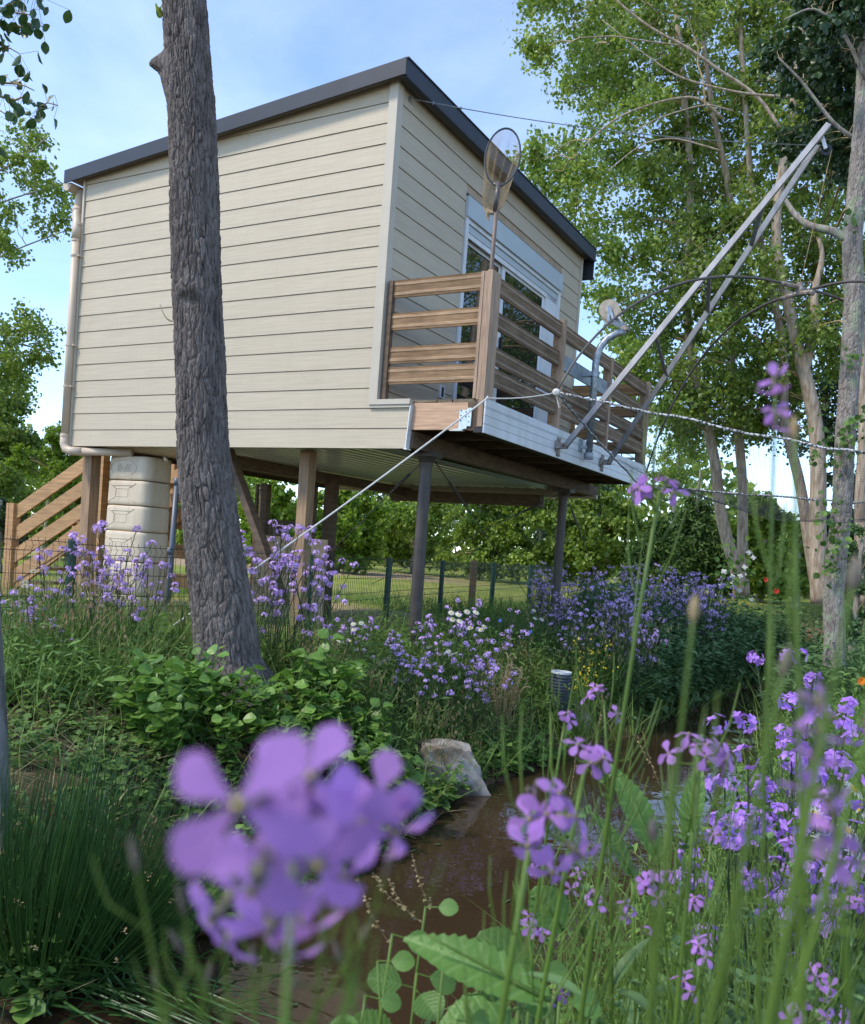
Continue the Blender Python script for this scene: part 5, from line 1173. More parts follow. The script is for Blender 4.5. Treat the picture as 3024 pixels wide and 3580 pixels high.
# ------------------------------------------------------------------ flowering plants
def flower_part(m, P, N, L, rs, mi=0, tmpl=PETAL_S, mc=None):
    """four petals at each point P round the axis N"""
    n = len(P); X = norm(np.cross(N, rdir(n, rs))); Y = np.cross(N, X)
    for k in range(4):
        a = k*math.pi/2; D = norm(X*math.cos(a) + Y*math.sin(a) + N*(.10 + .2*rs.rand(n, 1))); m.stamp(tmpl, frames(D, N), P, np.stack([L*.95*np.ones(n), L*(.85+.3*rs.rand(n)), L*np.ones(n)], 1), m=mi)
SIL = (np.array([(-.5,0,0),(.5,0,0),(0,0,.8),(0,1,0)]), [], [(0,1,3),(1,2,3),(2,0,3)])
def rocket_proto(name, seed, h, ns, parts=True, fl=15, R=.032, L=.0125, sides=5, pm='petal2'):
    """dame's rocket: a few tall stems, lance leaves, violet flower heads, young pods under the heads"""
    rs = np.random.RandomState(seed); t = thing(name, 'x', 'flower', (0, 0, -50)); F = Matrix.Translation((0, 0, -50))
    st = MB(); heads = []
    for i in range(ns):
        a = rs.rand()*6.28; r0 = .02*rs.rand(); hh = h*(.72 + .28*rs.rand()) if i else h; sp_ = .10 + .22*rs.rand()
        b = A((r0*math.cos(a), r0*math.sin(a), 0)); e = A((math.cos(a)*sp_*hh, math.sin(a)*sp_*hh, hh))
        P = curve(b, e, 0, 8); P[:, :2] *= np.linspace(.35, 1, 8)[:, None]; st.tube(P, np.linspace(.0048, .0022, 8), 4, cap=False)
        n = 9; k = rs.randint(1, 6, n); D = norm(np.c_[rs.normal(size=(n, 2)), .25 + .3*rs.rand(n)]); st.stamp(LANCE, frames(D), P[k] + (P[k+1]-P[k])*rs.rand(n, 1), (.09 - .010*k)*(.7+.6*rs.rand(n))*h/.9, m=1)
        heads.append((P[-1], norm(P[-1]-P[-2])))
        for j in range(rs.randint(1, 3)):
            k = rs.randint(4, 7); q = P[k]; tip = q + A((rs.normal()*.06, rs.normal()*.06, .08 + .10*rs.rand()))*h/.9
            st.tube(curve(q, tip, .0, 5), np.linspace(.0026, .0016, 5), 4, cap=False); heads.append((tip, norm(tip - q + A((0, 0, .1)))))
    hm = []
    for p, d in heads:
        n = 14; q = p - d*(.03 + .10*rs.rand(n, 1)); D = norm(d*1.2 + rdir(n, rs)*.75); st.stamp(SIL, frames(D), q, np.stack([np.full(n, .0022), .03+.03*rs.rand(n), np.full(n, .0022)], 1))
        m = MB(); nf = int(fl*(.6+.7*rs.rand())); v = rdir(nf, rs); v = norm(v + d*.55); rr = R*(.75 + .5*rs.rand()); flower_part(m, p + v*rr*(.6+.5*rs.rand(nf, 1))*A((1, 1, .8)), v, L, rs)
        m.stamp(DIAMOND, frames(norm(d + rdir(5, rs)*.5)), np.repeat(p[None] + d*.01, 5, 0), np.full(5, .012), m=1); hm.append(m)
    if parts:
        obj('stem', st, [MT['stemdark'], MT['lv_blue']], t, frame=F)
        for m in hm: obj('flower_head', m, [MT[pm], MT['bud']], t, frame=F)
        return t
    bpy.data.objects.remove(t)
    for m in hm:
        for V_, q_ in ((m, 0),): pass
    allm = MB()
    for src, off in [(st, 0)] + [(m, 2) for m in hm]:
        base = allm.n; allm.v += src.v
        allm.q += [x_ + base for x_ in src.q]; allm.t += [x_ + base for x_ in src.t]; allm.qm += [x_ + off for x_ in src.qm]; allm.tm += [x_ + off for x_ in src.tm]; allm.n += src.n
    me = allm.data(name, [MT['stemdark'], MT['lv_blue'], MT[pm], MT['bud']])
    o = bpy.data.objects.new(name, me); COL.objects.link(o); return tag(o, 'x', 'flower')
protos = [rocket_proto('dames_rocket', 300+i, .9, 4 + i % 3) for i in range(5)]
lite = [rocket_proto('dames_rocket', 320+i, .9, 5, parts=False, fl=9, R=.027, L=.0115) for i in range(5)]
used = set()
def plant(pool, p, sc, label, group, rz=None):
    i = rnd.randrange(len(pool)); o = pool[i]; rz = rnd.random()*6.28 if rz is None else rz; tl = (rnd.gauss(0, .06), rnd.gauss(0, .06))
    if o.name not in used:
        used.add(o.name); o.matrix_world = Matrix.Translation(Vector(p)) @ Matrix.Rotation(rz, 4, 'Z') @ Matrix.Rotation(tl[0], 4, 'X') @ Matrix.Scale(sc, 4); o['label'] = label; o['group'] = group; return o
    return dup(o, p, rz, sc, label, group, tl)
def by_px(x_, ytop, d):
    """ground point under photo column x_ at depth d and the height that reaches photo row ytop"""
    t = at(x_, ytop, d); g_ = gz(t[0], t[1]); return (t[0], t[1], g_ - .02), t[2] - g_
def put(pool, x_, ytop, d, label, group, h=.92, lo=.25):
    p, hh = by_px(x_, ytop, d); return plant(pool, p, max(lo, hh/h), label, group)
G1 = ('violet dame\'s rocket in the group by the fence left of the big trunk', 'violet flowers by the left fence')
for x_, y_, d in ((20, 1165, 5.4), (60, 1190, 5.6), (108, 1080, 5.8), (85, 1170, 5.3), (150, 1120, 5.7), (205, 1090, 5.8), (235, 1062, 5.9), (250, 1130, 5.6), (285, 1140, 5.7), (215, 1150, 5.5), (190, 1170, 5.7), (265, 1180, 5.4), (310, 1140, 5.9), (100, 1240, 5.2), (135, 1255, 5.2)): put(protos, x_, y_, d, *G1)
G2 = ('violet dame\'s rocket in the group right behind the big trunk', 'violet flowers behind the trunk')
for x_, y_, d in ((495, 1050, 6.3), (540, 1085, 6.4), (575, 1060, 6.6), (600, 1095, 6.5), (635, 1090, 6.7), (520, 1130, 6.2), (560, 1140, 6.3), (610, 1150, 6.4), (650, 1130, 6.6), (640, 1200, 6.2), (515, 1190, 6.1))[::1]: put(protos, x_, y_, d, *G2)
G3 = ('low violet dame\'s rocket on the bank round the near steel post', 'violet flowers round the near post')
for x_, y_, d in ((680, 1235, 6.2), (715, 1250, 6.3), (735, 1262, 6.2), (780, 1290, 6.1), (800, 1275, 6.3), (815, 1305, 6.0), (845, 1310, 5.9), (860, 1240, 6.7), (885, 1280, 6.4), (905, 1255, 6.6), (930, 1290, 6.3), (950, 1225, 7.0), (975, 1250, 6.9), (1000, 1270, 6.6), (1020, 1235, 7.4), (1040, 1260, 7.2), (830, 1335, 5.8), (870, 1330, 5.8), (990, 1330, 6.0), (1010, 1345, 6.0), (940, 1345, 5.8)): put(protos, x_, y_ + rnd.uniform(-8, 10), d, *G3)
G4 = ('violet dame\'s rocket in the dense drift around and right of the far steel post', 'drift of violet flowers')
for k in range(150):
    d = rnd.uniform(7.6, 14.5); x_ = rnd.uniform(1085, 1470)
    if d < 10.5 and x_ > 1330: d += 3
    hor = 1176 - .0322*1781 + .0723*(x_-882); top = hor + rnd.uniform(-16, 80) + max(0, 1150-x_)*.35 + (14.5-d)*6
    put(lite, x_, top, d, *G4)
# oxeye daisies
def daisy_proto(seed, h=.6, n=3):
    rs = np.random.RandomState(seed); m = MB()
    for i in range(n):
        e = A((rs.normal()*.08, rs.normal()*.08, h*(.8+.2*rs.rand()))); P = curve((0, 0, 0), e, 0, 6); m.tube(P, .0022, 4, cap=False)
        m.stamp(LANCE, frames(norm(np.c_[rs.normal(size=(4, 2)), .4*np.ones(4)])), P[[1, 2, 2, 3]], np.full(4, .05), m=1)
        N = norm(A((rs.normal()*.3, -.55, .8))); X = norm(np.cross(N, A((0, 0, 1.)))); Y = np.cross(N, X); k = 15; th = np.arange(k)*6.283/k
        D = np.cos(th)[:, None]*X + np.sin(th)[:, None]*Y + N*.08; m.stamp(blade_t([.16, .30, .26, .08], .15, .05), frames(D, np.repeat(N[None], k, 0)), e + D*.007, np.full(k, .0165), m=2)
        m.lathe([(.0085, 0), (.008, .003), (.004, .006), (0, .0065)], e, axis=N, sides=10, m=3)
    me = m.data('oxeye_daisy', [MT['stemdark'], MT['lv_blue'], MT['white'], MT['yellow']]); o = bpy.data.objects.new('oxeye_daisy', me); COL.objects.link(o); return tag(o, 'x', 'daisy')
dz = [daisy_proto(s_) for s_ in (1, 2, 3)]
GD = ('white oxeye daisy with a yellow eye by the left fence', 'daisies by the left fence')
for x_, y_, d in ((10, 1215, 5.0), (68, 1218, 5.0), (85, 1158, 5.2), (165, 1198, 5.2), (190, 1210, 5.3), (40, 1205, 5.1)): put(dz, x_, y_, d, *GD, h=.6)
GD2 = ('white oxeye daisy among the violet flowers between the steel posts', 'daisies between the posts')
for x_, y_, d in ((915, 1225, 6.6), (928, 1230, 6.5), (942, 1238, 6.6), (905, 1290, 6.2), (912, 1298, 6.2), (720, 1252, 6.1), (700, 1275, 6.0), (1085, 1240, 8.0), (905, 1338, 5.8), (1150, 1280, 8.0), (1165, 1290, 8.0), (1175, 1275, 8.2), (1440, 1320, 11.0), (1460, 1330, 11.0), (1150, 1300, 7.8)): put(dz, x_, y_, d, *GD2, h=.6)
GD3 = ('white daisy at the right edge beyond the near violet flowers', 'daisies at the right edge')
for x_, y_, d in ((1735, 1525, 2.3), (1725, 1585, 2.0), (1750, 1520, 2.3), (1715, 1595, 2.1), (1690, 1560, 2.6)): put(dz, x_, y_, d, *GD3, h=.6)
# yellow flowers, dry dock, grasses in seed, orange and blue dots
m = MB(); r6 = np.random.RandomState(8); p0, hh = by_px(1195, 1300, 6.9); p0 = A(p0)
for i in range(46):
    e = p0 + A((r6.normal()*.11 + .02, r6.normal()*.12, hh*(.55 + .45*r6.rand()))); P = curve(p0 + A((r6.normal()*.03, r6.normal()*.03, 0)), e, 0, 5); m.tube(P, .0016, 3, cap=False)
    k = r6.randint(2, 5); q = e + r6.normal(size=(k, 3))*.014; N = norm(rdir(k, r6) + A((0, -.6, .5))); flower_part(m, q, N, .0085, r6, 1)
solo('yellow_flower', m, [MT['stem'], MT['yellow']], 'spray of tiny yellow flowers beside the ribbed pipe', 'flower', tuple(p0))
m = MB(); p0, hh = by_px(1035, 1335, 6.3); p0 = A(p0)
for i in range(34):
    e = p0 + A((r6.normal()*.10, r6.normal()*.10, hh*(.6 + .4*r6.rand()))); P = curve(p0, e, .02, 6, wob=.012, rs=r6); m.tube(P[2:], .0022, 4, cap=False)
    k = 26; t = r6.rand(k); q = P[3] + (P[5]-P[3])*t[:, None] + r6.normal(size=(k, 3))*.008; m.stamp(DIAMOND, frames(rdir(k, r6)), q, np.full(k, .014), m=0)
    c0 = e; c1_ = e + A((r6.normal()*.05, r6.normal()*.05, .03*r6.normal())); m.tube(curve(c0, c1_, .02, 5), .005, 4)
solo('dried_sorrel', m, [MT['tan']], 'tan dried seed plant with curly heads above the pale stone', 'plant', tuple(p0))
def oat_proto(seed, n=16, h=.62):
    rs = np.random.RandomState(seed); m = MB()
    for i in range(n):
        a = rs.rand()*6.28; sp_ = .10 + .25*rs.rand(); hh = h*(.6+.4*rs.rand()); t = np.linspace(0, 1, 10)[:, None]; d = A((math.cos(a), math.sin(a), 0))
        P = A((0, 0, hh))*(1.35*t - .35*t**3) + d*sp_*t**2; m.tube(P, np.linspace(.0016, .0006, 10), 3, cap=False)
        k = 9; ii = rs.randint(6, 10, k); D = norm(np.c_[rs.normal(size=(k, 2))*.25, -np.ones(k)]); m.stamp(blade_t([.05, .2, .14, .02], .05, .3), frames(D, rdir(k, rs)), P[ii], np.full(k, .034), m=1)
    k = 26; D = norm(np.c_[rs.normal(size=(k, 2))*.5, np.ones(k)]); m.stamp(GRASS, frames(D, np.c_[rs.normal(size=(k, 2)), .2*np.ones(k)]), rs.normal(size=(k, 3))*A((.03, .03, 0)), .25 + .25*rs.rand(k), m=2)
    me = m.data('grass_tuft', [MT['stem'], MT['tan'] if seed % 2 else MT['lv_straw'], MT['lv_grass']]); o = bpy.data.objects.new('grass_tuft', me); COL.objects.link(o); return tag(o, 'x', 'grass tuft')
ot = [oat_proto(s_) for s_ in (1, 2, 3)]
GO = ('tuft of seeding grass with hanging pale spikelets on the bank left of the stream', 'seeding grass tufts')
for x_, y_, d in ((330, 1180, 5.5), (190, 1150, 5.2), (120, 1150, 5.1), (160, 1130, 5.4), (60, 1200, 5.0), (750, 1330, 5.7), (735, 1340, 5.6), (770, 1345, 5.5), (860, 1390, 5.6), (900, 1420, 5.6), (960, 1440, 5.9), (1000, 1430, 6.2), (1030, 1450, 6.2), (1070, 1440, 6.6), (985, 1480, 5.8), (1045, 1490, 6.2), (930, 1380, 6.0), (1000, 1300, 7.0), (1080, 1290, 7.6), (1100, 1330, 7.4), (700, 1300, 6.0), (1070, 1500, 6.4), (890, 1460, 5.4), (660, 1270, 6.0), (250, 1230, 5.0)): put(ot, x_, y_, d, *GO, h=.6)
for i in range(26):
    x_ = rnd.uniform(1050, 1300); put(ot, x_, rnd.uniform(1225, 1330), rnd.uniform(7.6, 10), 'tuft of seeding grass in front of the violet drift', 'seeding grass by the drift', h=.6)
def dot(name, label, cat, x_, y_, d, mk, r, n=1):
    p, hh = by_px(x_, y_, d); m = MB(); t = A((p[0], p[1], p[2]+hh)); m.tube([p, t], .003, 4, cap=False)
    for k in range(2):
        th = np.arange(8)*.785 + k*.4; m.stamp(PETAL_S, frames(np.stack([np.cos(th), -.4+0*th, np.sin(th)+.1], 1), np.repeat([[0, -1, .3]], 8, 0)), np.repeat(t[None], 8, 0), np.full(8, r*(1-.25*k)), m=1)
    solo(name, m, [MT['stemdark'], MT[mk]], label, cat, tuple(p))
MT['blue'] = leafmat('blue petal', (.10, .16, .62), (.14, .22, .75), .2, .6); MT['red'] = leafmat('red petal', (.55, .04, .02), (.65, .07, .03), .2, .6)
dot('marigold', 'orange flower at the right edge beyond the ivy-clad trunk', 'flower', 1757, 1383, 6.0, 'orange', .03)
dot('cornflower', 'blue cornflower at the water beside the pale limestone block', 'flower', 984, 1594, 5.6, 'blue', .015)
dot('cornflower', 'blue cornflower among the violet flowers left of the far steel post', 'flower', 1020, 1260, 7.0, 'blue', .014)
dot('cornflower', 'lower blue cornflower among the violet flowers left of the far steel post', 'flower', 1082, 1283, 7.4, 'blue', .014)
dot('red_flower', 'red flower beyond the brick border', 'flower', 1583, 1203, 14.0, 'red', .045)
dot('red_flower', 'dull red flower left of the brighter one beyond the brick border', 'flower', 1562, 1180, 15.0, 'red', .045)
rr_ = np.random.RandomState(19)
m = MB(); p0 = A((5.15, 14.9, gz(5.15, 14.9))); n = 90
q = p0 + rr_.normal(size=(n, 3))*A((.22, .2, .36)) + A((0, 0, .75)); m.stamp(ROUND, frames(rdir(n, rr_), rdir(n, rr_)+A((0,0,.6))), q, np.full(n, .10), m=0)
for c in q[:12]: flower_part(m, c[None] + A((0, -.05, .03)), A([(0, -.8, .5)]), .05, rr_, 1); flower_part(m, c[None] + A((0, -.06, .035)), A([(0, -.8, .5)]), .035, rr_, 1)
m.tube([p0, p0 + A((0, 0, .8))], .02, 5, m=2)
solo('white_rose_bush', m, [MT['lv_weed'], MT['white'], MT['twig']], 'bush with white blooms at the foot of the poplar pair', 'rose bush', tuple(p0))
# iris-like leaves near the brick bed
m = MB(); n = 60; a = rr_.rand(n)*6.28; D = norm(np.c_[np.cos(a)*.35, np.sin(a)*.35, np.ones(n)]); q = np.c_[rr_.normal(size=(n, 2))*.14, np.zeros(n)]; p0 = A((6.2, 12.9, gz(6.2, 12.9)))
m.stamp(blade_t([.05, .06, .05, .03, .003], .25, .2), frames(D, np.c_[np.cos(a), np.sin(a), .1*np.ones(n)]), q + p0, .5 + .5*rr_.rand(n)); solo('iris_clump', m, MT['lv_blue'], 'clump of sword shaped pale green leaves in front of the brick bed', 'iris clump', tuple(p0))
# alder shoots round the foot of the big trunk
def alder_proto(seed, h, k):
    rs = np.random.RandomState(seed); t = thing('alder_shoot', 'x', 'shrub', (0, 0, -60)); F = Matrix.Translation((0, 0, -60)); st, lf = MB(), MB()
    for i in range(k):
        a = rs.rand()*6.28; hh = h*(.6+.4*rs.rand()); e = A((math.cos(a)*.22*hh, math.sin(a)*.22*hh, hh)); P = curve((0, 0, 0), e, 0, 7, wob=.006, rs=rs); st.tube(P, np.linspace(.0045, .002, 7), 4, cap=False)
        n = 15; ii = rs.randint(1, 7, n); D = norm(np.c_[rs.normal(size=(n, 2)), -.05 + .5*rs.rand(n)]); q = P[ii] + D*.02
        for a_, b_ in zip(P[ii], q): st.tube([a_, b_], .0012, 3, cap=False)
        lf.stamp(ROUND, frames(D, np.c_[rs.normal(size=(n, 2))*.5 + A((0, -.3)), np.ones(n)]), q, .086*(.6+.6*rs.rand(n)))
    obj('stem', st, [MT['stem']], t, frame=F); obj('foliage', lf, [MT['lv_alder']], t, frame=F); return t
al = [alder_proto(s_, .5, k) for s_, k in ((1, 4), (2, 5), (3, 4), (4, 6))]
GA = ('bright green alder shoot round the foot of the big trunk', 'alder shoots at the trunk')
for x_, y_, d in ((375, 1390, 5.0), (420, 1355, 5.1), (350, 1430, 4.9), (400, 1460, 4.8), (450, 1470, 4.7), (500, 1455, 4.7), (540, 1420, 4.9), (555, 1380, 5.0), (590, 1350, 5.2), (620, 1330, 5.3), (650, 1300, 5.5), (690, 1310, 5.5), (640, 1380, 5.0), (600, 1430, 4.9), (670, 1410, 5.0), (700, 1380, 5.3), (720, 1430, 5.1), (560, 1480, 4.6), (470, 1510, 4.5), (610, 1490, 4.6), (760, 1440, 5.2), (380, 1500, 4.5), (330, 1480, 4.6), (720, 1490, 4.8), (770, 1500, 4.9), (800, 1560, 4.7), (655, 1540, 4.5), (540, 1540, 4.3), (790, 1520, 5.0), (430, 1420, 4.9), (300, 1530, 4.4), (265, 1500, 4.5), (350, 1530, 4.3), (590, 1560, 4.4), (700, 1560, 4.6), (740, 1560, 4.7), (820, 1600, 4.8), (480, 1440, 4.9), (690, 1350, 5.3), (660, 1340, 5.4)): put(al, x_, y_, d - .15, *GA, h=.5, lo=.62 + .3*rnd.random())
# big leaved burdock by the grey pipe
m = MB(); p0, hh = by_px(365, 1240, 5.9); p0 = A(p0)
for a, L, e in ((2.9, .17, .95), (.2, .16, .95), (4.4, .12, .8), (1.2, .12, 1.1)):
    tp = p0 + A((math.cos(a)*.05, math.sin(a)*.05 - .03, hh*e)); m.tube(curve(p0, tp, 0, 5), .006, 5, m=1); m.stamp(ROUND, frames(A([(math.cos(a), math.sin(a)*.4 - .3, -.3)])), tp[None], A([L]))
solo('burdock', m, [MT['lv_weed'], MT['stem']], 'large leaved plant left of the trunk below the white rope', 'plant', tuple(p0))
# rush clump at the lower left
m = MB(); r7 = np.random.RandomState(4); n = 1300; pb_ = A((-1.18, 2.88, .04)); a = r7.rand(n)*6.28; r_ = r7.rand(n)**.5
q = pb_ + np.c_[np.cos(a)*r_*.20, np.sin(a)*r_*.16, -.04*np.ones(n)]; ln_ = .14 + 1.9*r_*r7.rand(n); D = norm(np.c_[np.cos(a)*ln_ + .12, np.sin(a)*ln_*.8, np.ones(n)]); L = .36 + .46*r7.rand(n)
m.stamp(blade_t([.0070, .0066, .0052, .0032, .0006], .22, .5), frames(D, np.c_[np.cos(a), np.sin(a), .3*np.ones(n)]), q, np.stack([np.ones(n)*.85, L, L], 1))
k = 60; D2 = D[:k]; tip = q[:k] + D2*L[:k, None]*.72
for c in tip[:40]: m.stamp(DIAMOND, frames(rdir(7, r7)), c + r7.normal(size=(7, 3))*.004, np.full(7, .009), m=1)
solo('rush_clump', m, [MT['lv_rush'], MT['tan']], 'big dark clump of spiky rushes at the water in the lower left corner', 'rush clump', tuple(pb_))
m = MB(); n = 130; pb_ = A((-.95, 2.72, .0)); a = r7.rand(n)*6.28; D = norm(np.c_[np.cos(a)*.9 + .3, np.sin(a)*.6 - .2, .45*np.ones(n)]); L = .2 + .3*r7.rand(n)
m.stamp(blade_t([.010, .010, .008, .005, .001], .5, .3), frames(D, np.c_[np.cos(a), np.sin(a), .8*np.ones(n)]), pb_ + np.c_[r7.normal(size=(n, 2))*A((.22, .10)), np.zeros(n)+.02], np.stack([np.ones(n)*.8, L, L], 1)); solo('sedge_tuft', m, [MT['lv_rush']], 'loose tuft of arching grass hanging over the water below the rushes', 'grass tuft', tuple(pb_))
# twigs and sticks lying on the bare slope
for (x0, y0, x1, y1, d, lb) in ((170, 1700, 300, 1590, 4.0, 'dry pale stick lying on the bare slope above the rushes'), (240, 1640, 345, 1480, 4.4, 'thin dry stalk leaning on the slope left of the trunk')):
    a_, b_ = on_z(x0, y0, .30), on_z(x1, y1, .40); a_[2] = gz(a_[0], a_[1]) + .02; b_[2] = gz(b_[0], b_[1]) + .06
    solo('stick', MB().tube(curve(a_, b_, .02, 8, wob=.008), np.linspace(.006, .003, 8), 5), MT['lv_straw'], lb, 'stick', tuple(a_))
# ------------------------------------------------------------------ near flowers on the photographer's bank
RN = np.random.RandomState(91)
PL = .0118
def petal_mesh(seed):
    rs = np.random.RandomState(seed); n, w = 7, [.11, .13, .24, .44, .57, .53, .26]; V = []; Q = []
    for i in range(n):
        y = i/(n-1); z = .10*y - .22*y*y; e = .02*math.sin(i*1.9 + seed)
        for j in range(5):
            f = (j-2)/4; V.append((w[i]*f*.92, y - .06*(abs(f)*2)**2*y + (.03 if i == n-1 and j == 2 else 0)*-1.5, z + .16*w[i]*f*f + e*f*2))
    for i in range(n-1):
        for j in range(4): a = i*5+j; Q.append((a, a+1, a+6, a+5))
    m = MB(); m.add(V, Q); return m.data('petal', MT['petal_near'], True)
PETALS = [petal_mesh(s_) for s_ in range(3)]
def eye_mesh():
    m = MB(); m.lathe([(.0, .02), (.10, .03), (.12, -.1), (.10, -.5), (.14, -.75), (.03, -.95)], (0, 0, 0), sides=8, m=0); m.lathe([(.0, .06), (.035, .045), (.03, .0)], (0, 0, 0), sides=7, m=1)
    return m.data('calyx', [MT['bud'], MT['yellow']], True)
EYE_ME = eye_mesh()
def fmat(p, N, spin, s):
    N = norm(N); X = norm(np.cross(N, A((.13, .27, .95)))); Y = np.cross(N, X); c, s_ = math.cos(spin), math.sin(spin); X, Y = X*c + Y*s_, Y*c - X*s_
    return Matrix(((X[0]*s, Y[0]*s, N[0]*s, p[0]), (X[1]*s, Y[1]*s, N[1]*s, p[1]), (X[2]*s, Y[2]*s, N[2]*s, p[2]), (0, 0, 0, 1)))
def add_flower(t, p, N, L, rs, spin=None):
    Mw = WM[t.name].inverted() @ fmat(p, N, rs.rand()*6.28 if spin is None else math.radians(spin), L)
    o = bpy.data.objects.new('flower', EYE_ME); COL.objects.link(o); o.parent = t; o.matrix_local = Mw
    for k in range(4):
        q = bpy.data.objects.new('petal', PETALS[rs.randint(3)]); COL.objects.link(q); q.parent = o
        a = k*math.pi/2 + rs.normal()*.12; q.matrix_local = Matrix.Rotation(a, 4, 'Z') @ Matrix.Rotation(-.18 + rs.normal()*.22, 4, 'X') @ Matrix.Diagonal((.85 + .3*rs.rand(), .88 + .24*rs.rand(), 1, 1))
    return o
def ground_under(p):
    q = A(p); return A((q[0], q[1], max(gz(q[0], q[1]), 0.0)))
def pods(m, P, i0, i1, n, L, rs, r=.0011, up=1.0):
    """young seed pods standing off the stem between two stem points, each with a short stalk and a knobbed end"""
    for _ in range(n):
        i = rs.randint(i0, i1); q = P[i] + (P[i+1]-P[i])*rs.rand(); d = norm(P[i+1]-P[i]); o = norm(np.cross(d, rdir(1, rs)[0]))
        k = q + o*.010 + d*.004; e = k + (o*.28 + d*up)*L*(.6 + .6*rs.rand()); mid = (k + e)/2 + o*L*.05
        m.tube([q, k, mid, e], [r*.6, r*.7, r*.9, r*.35], 4); m.lathe([(0, -.001), (r*.8, 0), (0, .001)], e, axis=d, sides=4)
def near_rocket(label, group, head, d, nf, R, lean=(.0, .0), pod=14, flowers=None, L=PL, sides=6, leafs=6, hb=None, rad=.0021, podL=.055):
    """one flowering stem: 'head' is where the cluster stands in the photo, d its depth"""
    rs = np.random.RandomState(int(head[0]*7 + head[1]*3) % 99991)
    top = at(*head, d); g0 = ground_under(top + A((lean[0], lean[1], 0))); t = thing('dames_rocket', label, 'flower', tuple(g0), group=group)
    P = curve(g0, top, 0, 14); P[:, :2] += (np.linspace(0, 1, 14)*(1-np.linspace(0, 1, 14)))[:, None]*rs.normal(size=2)*.12*min(1, d)
    m = MB(); m.tube(P, np.linspace(rad*1.7, rad*.8, 14), sides)
    axis = norm(P[-1] - P[-3]); low = 10 if d < .5 else 8
    pods(m, P, low, 13, pod, podL*(.6 if d < .5 else 1), rs, r=.0006 if d < .5 else .0009)
    pts = flowers if flowers is not None else []
    if flowers is None:
        for k in range(nf):
            v = rdir(1, rs)[0]; v = norm(v + axis*.7 + A((0, -.45, 0))); pts.append((top + v*R*(.7+.5*rs.rand()) - axis*R*.3, norm(v*.8 + A((0, -.35, .25)) + rdir(1, rs)[0]*.3), L))
    for p, N, l_, *_ in pts: m.tube(curve(P[-1] - axis*.012*rs.rand(), p - N*l_*.9, -.002, 4), rad*.42, 4, cap=False)
    for k in range(5): m.lathe([(0, -.002), (.0014, 0), (0, .002)], top + rdir(1, rs)[0]*R*.25 + axis*R*.35, axis=axis, sides=5, m=1)
    obj('stem', m, [MT['stem'], MT['bud']], t, smooth=True)
    if leafs:
        m = MB(); k = rs.randint(2, 10, leafs); D = norm(np.c_[rs.normal(size=(leafs, 2)), .35*np.ones(leafs)]); m.stamp(LANCE, frames(D), P[k], .075*(.6+.6*rs.rand(leafs))); obj('foliage', m, [MT['lv_blue']], t)
    for p, N, l_, *sp2 in pts: add_flower(t, p, N, l_, rs, *sp2)
    return t
# the big out-of-focus cluster close to the lens
F0 = [((485, 1640), .108, (-.12, -.97, .12), .98, 62), ((550, 1738), .116, (.15, -.95, -.05), .92, 20), ((632, 1582), .140, (.15, -.85, .45), .92, 75), ((700, 1660), .146, (.25, -.9, .15), .9, 15), ((648, 1765), .140, (.1, -.9, -.25), .9, 45),
      ((768, 1627), .180, (.2, -.88, .3), .95, 0), ((806, 1696), .186, (.45, -.6, -.5), .95, 40), ((512, 1822), .145, (-.1, -.75, -.5), .85, 30), ((430, 1880), .170, (-.4, -.7, -.5), .85, 10), ((548, 1905), .168, (0, -.6, -.7), .9, 50), ((622, 1895), .172, (.3, -.6, -.6), .85, 20), ((592, 1664), .160, (.0, -.6, .5), .85, 70),
      ((462, 1925), .185, (-.3, -.7, -.6), .8, 35), ((590, 1950), .180, (.1, -.7, -.6), .8, 5), ((700, 1790), .165, (.4, -.8, -.3), .8, 60), ((740, 1680), .175, (.1, -.9, -.2), .8, 20)]
near_rocket('huge blurred violet flower cluster close to the lens left of the water', None, (600, 1745), .142, 0, .02, lean=(.02, .05), pod=5, flowers=[(at(*p, d), norm(A(N)), PL*s_, q_) for p, d, N, s_, q_ in F0], leafs=0, rad=.0007, podL=.012)
def bare_stem(x0, x1, y1, d, label, group, tipm='bud', pod=10, rad=.0017, purple=0, podL=.05):
    top = at(x1, y1, d); bot = at(x0, 2120, d*1.02); g0 = ground_under(bot*A((1, 1, 0)) + A((0, .05, 0)))
    rs = np.random.RandomState(int(x0*13 + y1*5) % 99991); t = thing('budding_stem', label, 'flower stem', tuple(g0), group=group)
    P = np.concatenate([curve(g0, bot, 0, 6)[:-1], curve(bot, top, 0, 12)]); m = MB(); m.tube(P, np.linspace(rad*1.1, rad*.4, len(P)), 7)
    pods(m, P, 6, len(P)-2, pod, podL, rs, r=rad*.55, up=1.3)
    m.lathe([(0, -.003), (rad*1.3, 0), (rad*.9, .003), (0, .005)], top, axis=norm(P[-1]-P[-2]), sides=6, m=1)
    obj('stem', m, [MT['stem'], MT[tipm]], t, smooth=True)
    for k in range(purple):
        q = top + norm(P[-2]-P[-1])*.006*k ; add_flower(t, q, norm(rdir(1, rs)[0] + A((0, -.2, -.4))), PL*.55, rs)
    return t
GL = ('blurred green stem with pods below the big blurred flower cluster', 'blurred stems at the bottom left')
for x0, x1, y1, d in ((345, 275, 1755, .16), (330, 318, 2000, .20), (430, 372, 1845, .18), (395, 425, 1990, .22), (470, 455, 1880, .17), (520, 515, 1960, .2), (590, 585, 1920, .19), (640, 655, 1900, .2), (700, 720, 1830, .17), (680, 790, 1770, .16), (610, 745, 1900, .2), (560, 600, 2010, .24), (745, 690, 1950, .22), (480, 365, 1930, .2)):
    bare_stem(x0, x1, y1, d, *GL, pod=2, rad=.0006, podL=.010)
GR = 'blurred stems at the right'
